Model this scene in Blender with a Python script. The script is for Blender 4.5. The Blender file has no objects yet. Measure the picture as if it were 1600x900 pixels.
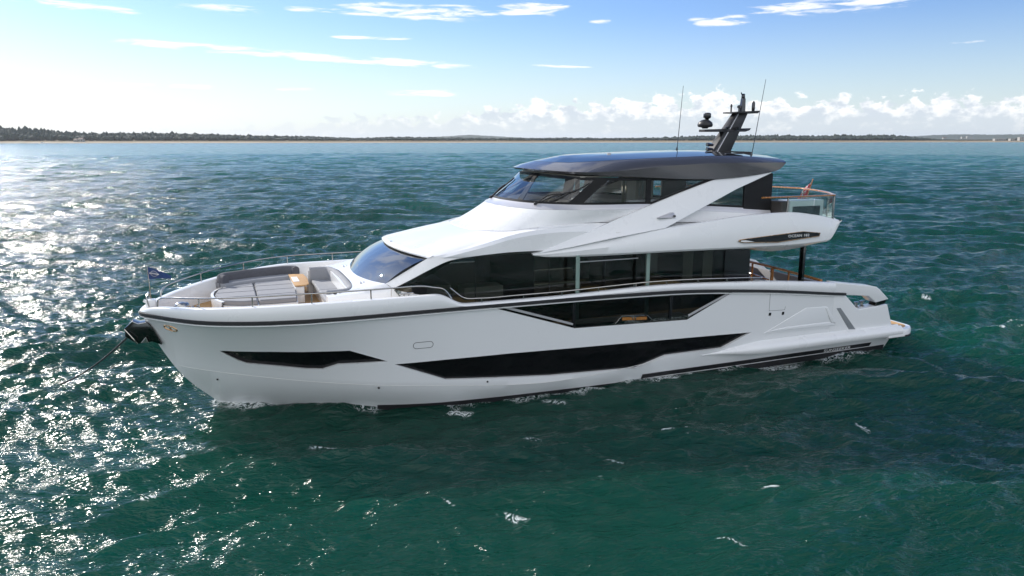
import bpy, bmesh, math, random
import numpy as np
from mathutils import Vector, Matrix
random.seed(7)
R = math.radians
scene = bpy.context.scene
col = scene.collection

# ================================================================ camera, sky, sun, exposure
CAM = Vector((3.02, -23.06, 7.8))
YAW, PITCH = R(21.8), math.atan(233/1150)
FWD = Vector((math.sin(YAW), math.cos(YAW), 0)); RGT = Vector((math.cos(YAW), -math.sin(YAW), 0))
cd = bpy.data.cameras.new('camera'); cam = bpy.data.objects.new('camera', cd); col.objects.link(cam)
cam.location = CAM; cam.rotation_euler = (math.pi/2 - PITCH, 0, -YAW)
cd.sensor_width = 36; cd.lens = 36*1150/1600; cd.clip_start = .1; cd.clip_end = 30000
scene.camera = cam
scene.view_settings.view_transform = 'Standard'; scene.view_settings.look = 'None'
scene.view_settings.gamma = 1; scene.view_settings.use_curve_mapping = False
scene.view_settings.exposure = 0.62

SUN_AZ, SUN_EL = R(-29), R(30)      # azimuth from +y towards +x
SUN = Vector((math.sin(SUN_AZ)*math.cos(SUN_EL), math.cos(SUN_AZ)*math.cos(SUN_EL), math.sin(SUN_EL)))
sl = bpy.data.lights.new('sun', 'SUN'); sl.energy = 3.6; sl.angle = R(.53); sl.color = (1, .94, .85)
so = bpy.data.objects.new('sun', sl); col.objects.link(so); so.rotation_euler = SUN.to_track_quat('Z', 'Y').to_euler()
so.location = (0, 0, 60)

class NG:
    """short-hand for building node graphs"""
    def __init__(s, tree): s.t = tree; s.n = tree.nodes; s.l = tree.links
    def new(s, t, **k):
        n = s.n.new(t)
        for a, v in k.items(): setattr(n, a, v)
        return n
    def put(s, sock, v):
        if isinstance(v, bpy.types.NodeSocket): s.l.new(v, sock)
        else: sock.default_value = v
    def m(s, op, a, b=0., c=0., clamp=False):
        n = s.new('ShaderNodeMath', operation=op, use_clamp=clamp)
        for i, v in enumerate((a, b, c)): s.put(n.inputs[i], v)
        return n.outputs[0]
    def vm(s, op, a, b=None):
        n = s.new('ShaderNodeVectorMath', operation=op); s.put(n.inputs[0], a)
        if b is not None: s.put(n.inputs[1], b)
        return n.outputs['Value'] if op == 'DOT_PRODUCT' else n.outputs[0]
    def xyz(s, x, y, z):
        n = s.new('ShaderNodeCombineXYZ')
        for i, v in enumerate((x, y, z)): s.put(n.inputs[i], v)
        return n.outputs[0]
    def noise(s, vec, scale, detail=4, rough=.55, dist=0., lac=2.):
        n = s.new('ShaderNodeTexNoise'); s.put(n.inputs['Vector'], vec)
        for k, v in (('Scale', scale), ('Detail', detail), ('Roughness', rough), ('Distortion', dist), ('Lacunarity', lac)): n.inputs[k].default_value = v
        return n.outputs['Fac']
    def ramp(s, v, a, b, lo=0., hi=1., smooth=True):
        n = s.new('ShaderNodeMapRange', interpolation_type='SMOOTHSTEP' if smooth else 'LINEAR')
        for i, q in enumerate((v, a, b, lo, hi)): s.put(n.inputs[i], q)
        return n.outputs[0]
    def mix(s, f, a, b, mode='MIX'):
        n = s.new('ShaderNodeMix', data_type='RGBA', blend_type=mode)
        s.put(n.inputs[0], f); s.put(n.inputs[6], a); s.put(n.inputs[7], b)
        return n.outputs[2]

world = bpy.data.worlds.new('World'); scene.world = world; world.use_nodes = True
def build_world():
    g = NG(world.node_tree); g.n.clear()
    out = g.new('ShaderNodeOutputWorld'); bg = g.new('ShaderNodeBackground'); bg.inputs[1].default_value = .1
    sky = g.new('ShaderNodeTexSky', sky_type='NISHITA', sun_disc=False, sun_elevation=SUN_EL, sun_rotation=SUN_AZ,
                altitude=0, air_density=1., dust_density=.25, ozone_density=3.)
    d = g.vm('NORMALIZE', g.new('ShaderNodeTexCoord').outputs['Generated'])
    sep = g.new('ShaderNodeSeparateXYZ'); g.l.new(d, sep.inputs[0]); z = sep.outputs[2]
    el = g.m('MULTIPLY', g.m('ARCSINE', z), 57.2958)
    az = g.m('MULTIPLY', g.m('ARCTAN2', g.vm('DOT_PRODUCT', d, tuple(RGT)), g.vm('DOT_PRODUCT', d, tuple(FWD))), 57.2958)
    hs = g.new('ShaderNodeHueSaturation'); g.l.new(sky.outputs[0], hs.inputs['Color'])
    hs.inputs['Saturation'].default_value = SKY_SAT; hs.inputs['Value'].default_value = SKY_VAL
    tint = g.mix(g.ramp(el, 0, 10, 0, 1), (.98, .98, 1.0, 1), SKY_TINT)
    tint = g.mix(g.ramp(el, 10, 26), tint, (.50, .70, .99, 1))
    tint = g.mix(g.ramp(el, 34, 58), tint, (.86, .92, .98, 1))
    c = g.mix(1., hs.outputs[0], tint, 'MULTIPLY')
    # bright veil round the sun
    sd = g.m('MAXIMUM', g.vm('DOT_PRODUCT', d, tuple(SUN)), 0)
    glow = g.m('ADD', g.m('MULTIPLY', g.m('POWER', sd, 7.), GLOW[0]), g.m('MULTIPLY', g.m('POWER', sd, 30.), GLOW[1]))
    pass
    gl = g.new('ShaderNodeVectorMath', operation='SCALE'); gl.inputs[0].default_value = (1, .985, .96); g.l.new(glow, gl.inputs['Scale'])
    c = g.vm('ADD', c, gl.outputs[0])
    # low haze along the horizon
    hz = g.m('MULTIPLY', g.m('POWER', g.ramp(el, 0, 9, 1, 0, False), 1.4), .8)
    c = g.mix(hz, c, (4.5, 5.2, 6.0, 1))
    # cumulus bank on the right half of the horizon
    P2 = g.xyz(az, g.m('MULTIPLY', el, 1.5), 0.)
    big = g.noise(g.xyz(az, 0., 3.), .22, 2)
    env = g.m('ADD', g.m('MULTIPLY', g.ramp(az, -12, 7, .5, 1), 2.8), g.m('MULTIPLY', g.m('SUBTRACT', big, .5), 2.2))
    env = g.m('MULTIPLY', env, g.ramp(az, -30, -6, .35, 1))
    puff = g.noise(P2, .75, 7, .58, .25)
    den = g.ramp(g.m('SUBTRACT', g.m('ADD', env, g.m('MULTIPLY', g.m('SUBTRACT', puff, .5), 4.4)), g.m('MULTIPLY', el, .98)), -.02, .4)
    den = g.m('MULTIPLY', den, g.m('MULTIPLY', g.ramp(el, .1, 2.2, .35, .95), g.ramp(az, -34, 4, .25, .95)))
    lit = g.noise(g.vm('ADD', P2, (.22, -.3, 4.)), .9, 6, .6)
    cc = g.mix(g.ramp(g.m('ADD', lit, g.m('MULTIPLY', g.m('SUBTRACT', el, 2.2), .10)), .36, .60), (4.6, 5.1, 5.7, 1), (7.6, 7.6, 7.6, 1))
    c = g.mix(den, c, cc)
    # thin high streaks, given as (azimuth, elevation, half length, half thickness, slope)
    st = g.noise(g.xyz(g.m('MULTIPLY', az, .30), g.m('MULTIPLY', el, 2.6), 1.), 1.0, 6, .62, .4)
    tot = 0.
    for (a0, e0, L, t, sl_) in STREAKS:
        da = g.m('SUBTRACT', az, a0)
        de = g.m('SUBTRACT', g.m('SUBTRACT', el, e0), g.m('MULTIPLY', da, sl_))
        q = g.m('ADD', g.m('POWER', g.m('ABSOLUTE', g.m('DIVIDE', da, L)), 4.), g.m('POWER', g.m('DIVIDE', g.m('ABSOLUTE', de), t), 2.))
        tot = g.m('MAXIMUM', tot, g.m('SUBTRACT', 1., q))
    cir = g.ramp(g.m('ADD', g.m('MULTIPLY', tot, .75), g.m('MULTIPLY', g.m('SUBTRACT', st, .5), 3.6)), .22, 1.05)
    cir = g.m('MULTIPLY', cir, g.ramp(tot, 0., .6))
    c = g.mix(cir, c, (7.4, 7.5, 7.6, 1))
    # broken cloud overhead, outside the picture, for the reflections
    up = g.new('ShaderNodeVectorMath', operation='SCALE'); g.l.new(d, up.inputs[0]); g.l.new(g.m('DIVIDE', 1., g.m('MAXIMUM', z, .12)), up.inputs['Scale'])
    hi = g.ramp(g.noise(g.vm('MULTIPLY', up.outputs[0], (1., .45, 1.)), 1.5, 6, .6, .4), .46, .60)
    ahead = g.vm('DOT_PRODUCT', d, tuple((FWD*.93 - RGT*.37)))
    clear = g.m('MULTIPLY', g.ramp(ahead, .35, .75), g.ramp(el, 34, 52, 1, 0))
    cov = g.m('MULTIPLY', g.m('MULTIPLY', hi, .85), g.m('MULTIPLY', g.ramp(el, 13, 24), g.m('SUBTRACT', 1., g.m('MULTIPLY', clear, .5))))
    c = g.mix(cov, c, (11., 11., 11., 1))
    # bright broken cloud added behind the camera as fill for the shaded port side
    back = g.m('MULTIPLY', g.ramp(g.vm('DOT_PRODUCT', d, tuple(-FWD)), .05, .6), g.ramp(el, 1, 9))
    c = g.mix(g.m('MULTIPLY', back, g.ramp(hi, 0, 1, .55, .95)), c, (11.6, 11.6, 11.5, 1))
    g.l.new(c, bg.inputs[0]); g.l.new(bg.outputs[0], out.inputs[0])
def _ae(px, py):
    u, v = (px-800)/1150, (450-py)/1150; f = math.cos(PITCH) + v*math.sin(PITCH); z = v*math.cos(PITCH) - math.sin(PITCH)
    return math.degrees(math.atan2(u, f)), math.degrees(math.atan2(z, math.hypot(u, f)))
STREAKS = []
for (px, py, L, t, s_) in [(480, 88, 300, 8, -.046), (650, 18, 130, 15, -.02), (500, 15, 60, 5, 0), (110, 8, 85, 7, -.03), (660, 145, 62, 7, 0), (580, 59, 62, 3.5, 0),
                           (345, 14, 62, 8, 0), (830, 13, 60, 13, 0), (300, 135, 34, 5, 0), (470, 139, 40, 4, 0), (880, 104, 56, 2.5, -.04), (940, 33, 22, 5, 0),
                           (1125, 32, 48, 9, 0), (1510, 66, 22, 3, 0), (1300, 8, 120, 14, .02), (210, 133, 40, 4, 0)]:
    a, e = _ae(px, py); STREAKS.append((a, e, L/19.5, t/20.4, s_))
SKY_SAT, SKY_VAL, SKY_TINT, GLOW = 1.0, 1.0, (.69, .79, 1.03, 1), (.35, 3.5)
build_world()

# ================================================================ materials
MATS = {}
def principled(name, colr, rough=.5, metal=0., **k):
    m = bpy.data.materials.new(name); m.use_nodes = True; b = m.node_tree.nodes['Principled BSDF']
    b.inputs['Base Color'].default_value = (*colr, 1); b.inputs['Roughness'].default_value = rough; b.inputs['Metallic'].default_value = metal
    for a, v in k.items(): b.inputs[a].default_value = v
    MATS[name] = m; return m, NG(m.node_tree), b
def vary(name, colr, rough, scale=3., amt=.06, bump=0., bscale=60., metal=0., **k):
    """principled surface with faint mottling of colour and roughness, optional fine grain"""
    m, g, b = principled(name, colr, rough, metal, **k)
    tc = g.new('ShaderNodeTexCoord').outputs['Object']
    n = g.noise(tc, scale, 5, .6)
    lo = tuple(max(0, c*(1-amt)) for c in colr); hi = tuple(min(1, c*(1+amt)) for c in colr)
    g.l.new(g.mix(n, (*lo, 1), (*hi, 1)), b.inputs['Base Color'])
    g.l.new(g.ramp(n, .3, .7, rough*.8, rough*1.2), b.inputs['Roughness'])
    if bump:
        bn = g.new('ShaderNodeBump'); bn.inputs['Strength'].default_value = bump; bn.inputs['Distance'].default_value = .004
        g.l.new(g.noise(tc, bscale, 3), bn.inputs['Height']); g.l.new(bn.outputs[0], b.inputs['Normal'])
    return m
GEL = vary('gelcoat', (.77, .775, .78), .3, .7, .02, **{'Coat Weight': .6, 'Coat Roughness': .06})
ROOFG = vary('roof_glass', (.012, .013, .016), .04, 1., .05, **{'IOR': 2.6})
HULLM = vary('hull_paint', (.77, .78, .79), .34, .5, .02, **{'Coat Weight': .4, 'Coat Roughness': .06})
DECKW = vary('deck_white', (.74, .73, .71), .55, 2., .04)
SILVER = vary('silver_paint', (.55, .54, .56), .35, 1., .03, metal=.3, **{'Coat Weight': .5})
ROOFM = vary('graphite_paint', (.055, .051, .055), .7, 1.2, .05, metal=0., **{'Coat Weight': 1., 'Coat Roughness': .02, 'Coat IOR': 1.75, 'Specular IOR Level': .03})
BLACK = vary('black_gloss', (.008, .008, .01), .12, 1., .05, **{'Coat Weight': .5})
RUBBER = vary('black_rubber', (.018, .018, .02), .45, 8., .1)
STEEL = vary('stainless', (.42, .41, .39), .2, 6., .04, metal=1.)
DSTEEL = vary('dark_polished_steel', (.07, .075, .075), .12, 3., .15, metal=1.)
FABRIC = vary('grey_upholstery', (.25, .258, .28), .85, 9., .09, .5, 260)
FABRICD = vary('charcoal_upholstery', (.085, .087, .10), .85, 9., .09, .5, 260)
VARN = vary('varnished_rail', (.36, .15, .035), .25, 12., .25, **{'Coat Weight': .6})
CREAM = vary('cream_lining', (.5, .46, .40), .6, 3., .05)
DARKIN = vary('dark_joinery', (.05, .045, .042), .5, 5., .2)
MASTM = vary('mast_paint', (.014, .0135, .015), .45, 4., .1)
SLOT_SHADE = vary('slot_shade_grey', (.22, .235, .25), .4, 3., .05)  # grey stands for the shade inside the quarter slot
CHAINM = vary('dark_chain', (.025, .024, .024), .5, 9., .2)
POSTM = vary('pale_green_post', (.20, .28, .25), .3, 3., .08)
PANELM = vary('dark_panel', (.045, .06, .07), .3, 2., .08)
WHITEP = vary('white_lettering', (.8, .8, .8), .4, 8., .02)
GOLD = vary('copper_trim', (.55, .33, .16), .3, 9., .1, metal=.9)
ANTIF = vary('antifouling', (.012, .012, .014), .5, 3., .3)
NAVY = vary('navy_bunting', (.015, .045, .15), .8, 30., .15)
REDB = vary('red_bunting', (.45, .02, .03), .8, 30., .15)
WHITEB = vary('white_bunting', (.75, .74, .72), .8, 30., .05)
def teak():
    m, g, b = principled('teak_deck', (.42, .25, .11), .6)
    tc = g.new('ShaderNodeTexCoord').outputs['Object']
    s = g.new('ShaderNodeSeparateXYZ'); g.l.new(tc, s.inputs[0])
    pl = g.m('MULTIPLY', s.outputs[1], 1/.065); fr = g.m('FRACT', pl); seam = g.ramp(fr, 0.0, .1, 1, 0)
    tone = g.noise(g.xyz(g.m('MULTIPLY', s.outputs[0], .4), g.m('FLOOR', pl), 0.), 1.7, 2)
    gr = g.noise(g.xyz(g.m('MULTIPLY', s.outputs[0], 3.), g.m('MULTIPLY', s.outputs[1], 60.), 0.), 1., 4)
    c = g.mix(g.m('ADD', g.m('MULTIPLY', tone, .7), g.m('MULTIPLY', gr, .3)), (.40, .22, .085, 1), (.60, .38, .17, 1))
    g.l.new(g.mix(g.m('MULTIPLY', seam, .8), c, (.03, .025, .02, 1)), b.inputs['Base Color'])
    return m
TEAK = teak()
def glass(name, tint, ior=1.52, rough=.015, spec_tint=(1, 1, 1)):
    """thin tinted pane: some light passes through, the rest mirrors off the front"""
    m = bpy.data.materials.new(name); m.use_nodes = True; g = NG(m.node_tree); g.n.clear()
    out = g.new('ShaderNodeOutputMaterial'); tr = g.new('ShaderNodeBsdfTransparent'); tr.inputs[0].default_value = (*tint, 1)
    gl = g.new('ShaderNodeBsdfGlossy'); gl.inputs[0].default_value = (*spec_tint, 1); gl.inputs['Roughness'].default_value = rough
    ge = g.new('ShaderNodeNewGeometry'); cs = g.m('ABSOLUTE', g.vm('DOT_PRODUCT', ge.outputs['Normal'], ge.outputs['Incoming'])); f0 = ((ior-1)/(ior+1))**2
    fr = g.m('ADD', f0, g.m('MULTIPLY', 1-f0, g.m('POWER', g.m('SUBTRACT', 1., cs), 5.)))
    tc = g.new('ShaderNodeTexCoord').outputs['Object']
    bn = g.new('ShaderNodeBump'); bn.inputs['Strength'].default_value = .04; bn.inputs['Distance'].default_value = .04
    g.l.new(g.noise(tc, .8, 1), bn.inputs['Height']); g.l.new(bn.outputs[0], gl.inputs['Normal'])
    mx = g.new('ShaderNodeMixShader'); g.l.new(fr, mx.inputs[0]); g.l.new(tr.outputs[0], mx.inputs[1]); g.l.new(gl.outputs[0], mx.inputs[2])
    g.l.new(mx.outputs[0], out.inputs[0]); MATS[name] = m; return m
SALOON_GLASS = glass('saloon_glass', (.52, .55, .54), 1.5)
BULWARK_GLASS = glass('bulwark_glass', (.16, .18, .18), 1.5)
FRAMEB = vary('frame_black', (.010, .010, .011), .5, 3., .1, **{'Specular IOR Level': .25})
HULL_GLASS = vary('hull_glass', (.004, .004, .005), .06, 1., .1, **{'Specular IOR Level': .42})
WHEEL_GLASS = glass('wheelhouse_glass', (.84, .87, .85), 1.65)
SHIELD_GLASS = glass('windscreen_glass', (.10, .12, .14), 2.6)
CLEAR_GLASS = glass('balustrade_glass', (.80, .865, .855), 1.5)

# ================================================================ helpers
def tag(o, label=None, cat=None, group=None, kind=None):
    for k, v in (('label', label), ('category', cat), ('group', group), ('kind', kind)):
        if v: o[k] = v
    return o
def empty(name, loc=(0, 0, 0)):
    o = bpy.data.objects.new(name, None); o.location = loc; o.empty_display_size = .3; col.objects.link(o); return o
def curve(pts, n, lin=False):
    """n points evenly spread by length along a smooth (Catmull-Rom) or straight line through pts"""
    P = np.array(pts, float); seg = np.linalg.norm(np.diff(P, axis=0), axis=1); s = np.concatenate([[0], np.cumsum(seg)])
    out = []
    for u in np.linspace(0, s[-1], n):
        i = min(max(int(np.searchsorted(s, u, side='right')) - 1, 0), len(P) - 2)
        h = max(s[i+1] - s[i], 1e-9); t = (u - s[i]) / h
        if lin: out.append(P[i]*(1-t) + P[i+1]*t); continue
        def tan(k):
            if k == 0: return (P[1]-P[0]) / max(s[1]-s[0], 1e-9)
            if k == len(P)-1: return (P[-1]-P[-2]) / max(s[-1]-s[-2], 1e-9)
            a = (P[k]-P[k-1]) / max(s[k]-s[k-1], 1e-9); b = (P[k+1]-P[k]) / max(s[k+1]-s[k], 1e-9)
            ha, hb = s[k]-s[k-1], s[k+1]-s[k]
            return (a*hb + b*ha) / (ha+hb)
        m0, m1 = tan(i)*h, tan(i+1)*h
        out.append((2*t**3-3*t*t+1)*P[i] + (t**3-2*t*t+t)*m0 + (-2*t**3+3*t*t)*P[i+1] + (t**3-t*t)*m1)
    return [tuple(map(float, p)) for p in out]
def mirror(ring):
    """a half ring from the centreline aft along starboard (+y) becomes the whole ring, port end last"""
    st = [(x, abs(y), z) for x, y, z in ring][::-1]; pt = [(x, -abs(y), z) for x, y, z in ring]
    if abs(ring[0][1]) < 1e-6: pt = pt[1:]
    return st + pt
class MB:
    """collects shapes; build() links them as one mesh object"""
    def __init__(s): s.bm = bmesh.new()
    def grid(s, rows, close=False):
        V = [[s.bm.verts.new(p) for p in r] for r in rows]; n = len(rows[0])
        for i in range(len(V)-1):
            for j in range(n if close else n-1):
                k = (j+1) % n; q = [V[i][j], V[i][k], V[i+1][k], V[i+1][j]]
                try: s.bm.faces.new(q)
                except ValueError: pass
        return V
    def both(s, rows):
        """the same strip to port and, mirrored, to starboard"""
        s.grid([[(x, -abs(y), z) for x, y, z in r] for r in rows]); s.grid([[(x, abs(y), z) for x, y, z in r] for r in rows]); return s
    def face(s, pts):
        try: return s.bm.faces.new([s.bm.verts.new(p) for p in pts])
        except ValueError: return None
    def prism(s, a, b, bevel=0., seg=2):
        """solid between two matching outlines"""
        t = bmesh.new(); A = [t.verts.new(p) for p in a]; B = [t.verts.new(p) for p in b]; n = len(a)
        t.faces.new(A); t.faces.new(B[::-1])
        for i in range(n): t.faces.new([A[i], B[i], B[(i+1) % n], A[(i+1) % n]])
        bmesh.ops.recalc_face_normals(t, faces=t.faces)
        if bevel: bmesh.ops.bevel(t, geom=list(t.edges), offset=bevel, segments=seg, affect='EDGES', profile=.6, clamp_overlap=True)
        s.take(t); return s
    def box(s, x0, x1, y0, y1, z0, z1, bevel=.0, seg=2):
        return s.prism([(x0, y0, z0), (x1, y0, z0), (x1, y1, z0), (x0, y1, z0)], [(x0, y0, z1), (x1, y0, z1), (x1, y1, z1), (x0, y1, z1)], bevel, seg)
    def take(s, t, mat=None):
        if mat is not None: t.transform(mat)
        me = bpy.data.meshes.new('tmp'); t.to_mesh(me); t.free(); s.bm.from_mesh(me); bpy.data.meshes.remove(me)
    def tube(s, pts, r, n=8, r2=None, flat=1.):
        P = [Vector(p) for p in pts]; rings = []; up = Vector((0, 0, 1)); m = len(P)
        for i, p in enumerate(P):
            d = (P[min(i+1, m-1)] - P[max(i-1, 0)]).normalized()
            a = d.cross(up)
            if a.length < .05: a = d.cross(Vector((1, 0, 0)))
            a.normalize(); b = a.cross(d).normalized(); q = r if r2 is None else r + (r2-r)*i/(m-1)
            rings.append([p + a*math.cos(2*math.pi*k/n)*q + b*math.sin(2*math.pi*k/n)*q*flat for k in range(n)])
        V = s.grid(rings, True)
        for e in (V[0], V[-1]):
            try: s.bm.faces.new(e)
            except ValueError: pass
        return s
    def lathe(s, c, prof, n=16, tilt=None):
        t = bmesh.new(); rows = [[t.verts.new((r*math.cos(2*math.pi*k/n), r*math.sin(2*math.pi*k/n), z)) for k in range(n)] for r, z in prof]
        for i in range(len(rows)-1):
            for k in range(n): t.faces.new([rows[i][k], rows[i][(k+1) % n], rows[i+1][(k+1) % n], rows[i+1][k]])
        t.faces.new(rows[0][::-1]); t.faces.new(rows[-1])
        M = Matrix.Translation(c) @ (tilt.to_matrix().to_4x4() if tilt else Matrix())
        s.take(t, M); return s
    def build(s, name, mat, parent=None, smooth=38, merge=True):
        if merge: bmesh.ops.remove_doubles(s.bm, verts=s.bm.verts, dist=.0004)
        bmesh.ops.recalc_face_normals(s.bm, faces=s.bm.faces)
        me = bpy.data.meshes.new(name); s.bm.to_mesh(me); s.bm.free()
        for m in (mat if isinstance(mat, (list, tuple)) else [mat]): me.materials.append(m)
        if smooth:
            for p in me.polygons: p.use_smooth = True
            me.set_sharp_from_angle(angle=R(smooth))
        o = bpy.data.objects.new(name, me); col.objects.link(o)
        if parent: o.parent = parent
        return o
def loft(name, rings, mat, parent=None, smooth=38, n=60):
    b = MB(); b.grid([mirror(curve(r, n)) for r in rings]); return b.build(name, mat, parent, smooth)
def text(name, body, size, loc, rot, mat, parent, ext=.002, sx=1.):
    c = bpy.data.curves.new(name, 'FONT'); c.body = body; c.size = size; c.extrude = ext; c.align_x = 'CENTER'; c.align_y = 'CENTER'; c.space_character = 1.1
    t = bpy.data.objects.new(name + '_src', c); col.objects.link(t)
    me = bpy.data.meshes.new_from_object(t.evaluated_get(bpy.context.evaluated_depsgraph_get())); bpy.data.objects.remove(t); bpy.data.curves.remove(c)
    me.name = name; me.materials.clear(); me.materials.append(mat)
    o = bpy.data.objects.new(name, me); col.objects.link(o); o.parent = parent; o.location = loc; o.rotation_euler = rot; o.scale = (sx, 1, 1)
    return o
def inside(poly, x, z):
    c = False; n = len(poly)
    for i in range(n):
        (x0, z0), (x1, z1) = poly[i], poly[(i+1) % n]
        if (z0 > z) != (z1 > z) and x < (x1-x0)*(z-z0)/(z1-z0) + x0: c = not c
    return c
def cut(bm, poly):
    """imprint an (x, z) outline on the port side of a shell and drop what lies inside it"""
    n = len(poly)
    xs = [p[0] for p in poly]; zs = [p[1] for p in poly]
    for i in range(n):
        (x0, z0), (x1, z1) = poly[i], poly[(i+1) % n]
        d = Vector((x1-x0, 0, z1-z0)); no = Vector((d.z, 0, -d.x)).normalized()
        fs = [f for f in bm.faces if f.calc_center_median().y < 0 and max(v.co.x for v in f.verts) > min(xs) and min(v.co.x for v in f.verts) < max(xs)
              and max(v.co.z for v in f.verts) > min(zs) and min(v.co.z for v in f.verts) < max(zs)
              and max(v.co.x for v in f.verts) >= min(x0, x1)-.05 and min(v.co.x for v in f.verts) <= max(x0, x1)+.05]
        ge = set(fs)
        for f in fs: ge.update(f.edges); ge.update(f.verts)
        bmesh.ops.bisect_plane(bm, geom=list(ge), plane_co=(x0, 0, z0), plane_no=no, dist=.0005)
    kill = [f for f in bm.faces if f.calc_center_median().y < 0 and inside(poly, f.calc_center_median().x, f.calc_center_median().z)]
    bmesh.ops.delete(bm, geom=kill, context='FACES')
# ---------------------------------------------------------------- hull form (metres, x aft from the bow, y to starboard, z up)
def pchip(tab):
    xs = np.array([t[0] for t in tab], float); ys = np.array([t[1] for t in tab], float)
    h = np.diff(xs); d = np.diff(ys) / h; m = np.zeros(len(xs)); m[0] = d[0]; m[-1] = d[-1]
    for i in range(1, len(xs) - 1):
        if d[i-1] * d[i] > 0:
            w1 = 2*h[i] + h[i-1]; w2 = h[i] + 2*h[i-1]
            m[i] = (w1 + w2) / (w1/d[i-1] + w2/d[i])
    def f(x):
        x = min(max(x, xs[0]), xs[-1]); i = min(int(np.searchsorted(xs, x, side='right')) - 1, len(xs) - 2)
        t = (x - xs[i]) / h[i]
        return float((2*t**3-3*t**2+1)*ys[i] + (t**3-2*t*t+t)*h[i]*m[i] + (-2*t**3+3*t*t)*ys[i+1] + (t**3-t*t)*h[i]*m[i+1])
    return f
X0 = .78
stem_z = pchip([(.78, 2.92), (.88, 2.57), (1.14, 1.93), (1.71, .92), (2.6, 0), (3.3, -.6)])
wl_y = pchip([(2.6, 0), (3.3, .46), (4.2, .96), (5.8, 1.76), (7.37, 2.42), (9, 2.82), (12.3, 3.06), (15, 3.16), (18, 3.16), (22, 3.1), (26.6, 3.0)])
kn_y = pchip([(1.5, 0), (1.9, .42), (2.35, .82), (3.3, 1.48), (4.4, 2.08), (5.4, 2.52), (7, 3.0), (8.4, 3.2), (10, 3.32), (12.2, 3.4), (16, 3.45), (26.6, 3.42)])
kn_z = pchip([(1.5, 1.28), (2.35, 1.25), (5.4, 1.03), (8.4, .76), (12.2, .47), (14, .54), (16, .74), (18, .9), (26.6, .95)])
sh_y = pchip([(.74, 0), (.8, .22), (.9, .42), (1.05, .62), (1.25, .88), (1.7, 1.45), (2.3, 2.11), (3, 2.68), (3.65, 3.06), (4.4, 3.37), (5.15, 3.56), (6.5, 3.62), (10, 3.62), (20, 3.6), (24, 3.54), (26.6, 3.48)])
rub_z = pchip([(.78, 2.91), (1.5, 2.93), (2.3, 2.96), (3.5, 3.02), (5.3, 3.07), (8.3, 3.07), (12, 3.06), (16.2, 3.0), (19.6, 2.78), (23.7, 2.33), (26.6, 2.0)])
cap_z = pchip([(.74, 3.05), (1.2, 3.19), (2.3, 3.34), (3.65, 3.46), (5.15, 3.53), (8.5, 3.53), (8.62, 3.52), (9.36, 3.2), (9.5, 3.19), (12, 3.18), (15.6, 3.25), (19.3, 3.12), (22.9, 2.83), (25.1, 2.54), (26.6, 2.4)])
def side_y(x, z):
    """half beam of the topsides at station x and height z, between knuckle and rubbing strake"""
    z0, y0 = (kn_z(x), kn_y(x)) if x > 1.5 else (stem_z(x), 0.0)
    z1, y1 = rub_z(x), sh_y(x) - .03
    v = min(max((z - z0) / max(z1 - z0, 1e-4), 0), 1)
    fl = .09 * (y1 - y0) * max(0, 1 - max(0, x - 1.5) / 9)
    return y0 + (y1 - y0) * v - fl * 4 * v * (1 - v)
# ---------------------------------------------------------------- end of hull form
# ================================================================ the yacht
yacht = tag(empty('motor_yacht', (14, 0, 0)), 'large white three deck motor yacht with black windows and graphite roof riding at anchor', 'yacht')
ORG = Matrix.Translation((-14, 0, 0))
def part(b, name, mat, parent=None, smooth=38, label=None, merge=True):
    """links a part: coordinates are written in the yacht's own frame, x from the bow"""
    o = b.build(name, mat, None, smooth, merge)
    o.parent = parent or yacht
    o.matrix_parent_inverse = ORG if parent is None else Matrix()
    if label: o['label'] = label
    return o

# ---- hull shell
def sided(name, rows, mat, smooth=38, parent=None, label=None):
    r = []
    for s in (-1, 1):
        b = MB(); b.grid([[(x, s*abs(y), z) for x, y, z in q] for q in rows]); r.append(part(b, name, mat, parent, smooth, label))
    return r
def stations(a, b, n, k=1.6): return [a + (b-a)*(i/n)**k for i in range(n+1)]
def lower_pts(x):
    kn = (x, kn_y(x), kn_z(x))
    if x < 2.6:
        z = stem_z(x); return [(x, 0, z)]*4 + [(x, kn[1]*t, z + (kn[2]-z)*t) for t in (.33, .66, 1)]
    w = wl_y(x); k = min(1, (x-2.6)/1.2)
    pts = [(x, 0, -1.3*k), (x, w*.8, -.7*k), (x, w*.93, -.3*k), (x, w, 0)]
    for t in (.33, .66, 1): pts.append((x, w + (kn[1]-w)*(t + .10*math.sin(math.pi*t)), kn[2]*t))
    return pts
def side_pts(x, n=16):
    z0 = kn_z(x) if x > 1.5 else stem_z(x); z1 = rub_z(x)
    return [(x, side_y(x, z0 + (z1-z0)*j/n), z0 + (z1-z0)*j/n) for j in range(n+1)]
def plan(x, off):
    """point of the deck edge at station x, moved inboard by off"""
    h = .02; a = (x-h, sh_y(x-h) if x-h > .75 else -sh_y(.75+.75-x+h)); c = (x+h, sh_y(x+h))
    t = Vector((c[0]-a[0], c[1]-a[1])).normalized()
    if x <= .76: t = Vector((0, 1))
    return (x + t.y*off, max(0, sh_y(x) - t.x*off))
XS = sorted([.78 + .5*(i/22)**2 for i in range(22)] + [1.5] + stations(1.3, 23.2, 150, 1.25))
hb = MB()
hb.both([lower_pts(x) for x in [1.5] + [x for x in XS if x > 1.5] + stations(23.5, 26.5, 8, 1)])
hb.both([side_pts(x) for x in XS])
WIN_BOW = [(2.78, 2.0), (4.05, 2.055), (5.36, 2.06), (6.14, 2.05), (7.18, 1.64), (5.85, 1.62), (5.45, 1.47), (5.03, 1.48), (4.37, 1.55), (3.48, 1.61), (3.25, 1.7)]
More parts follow.
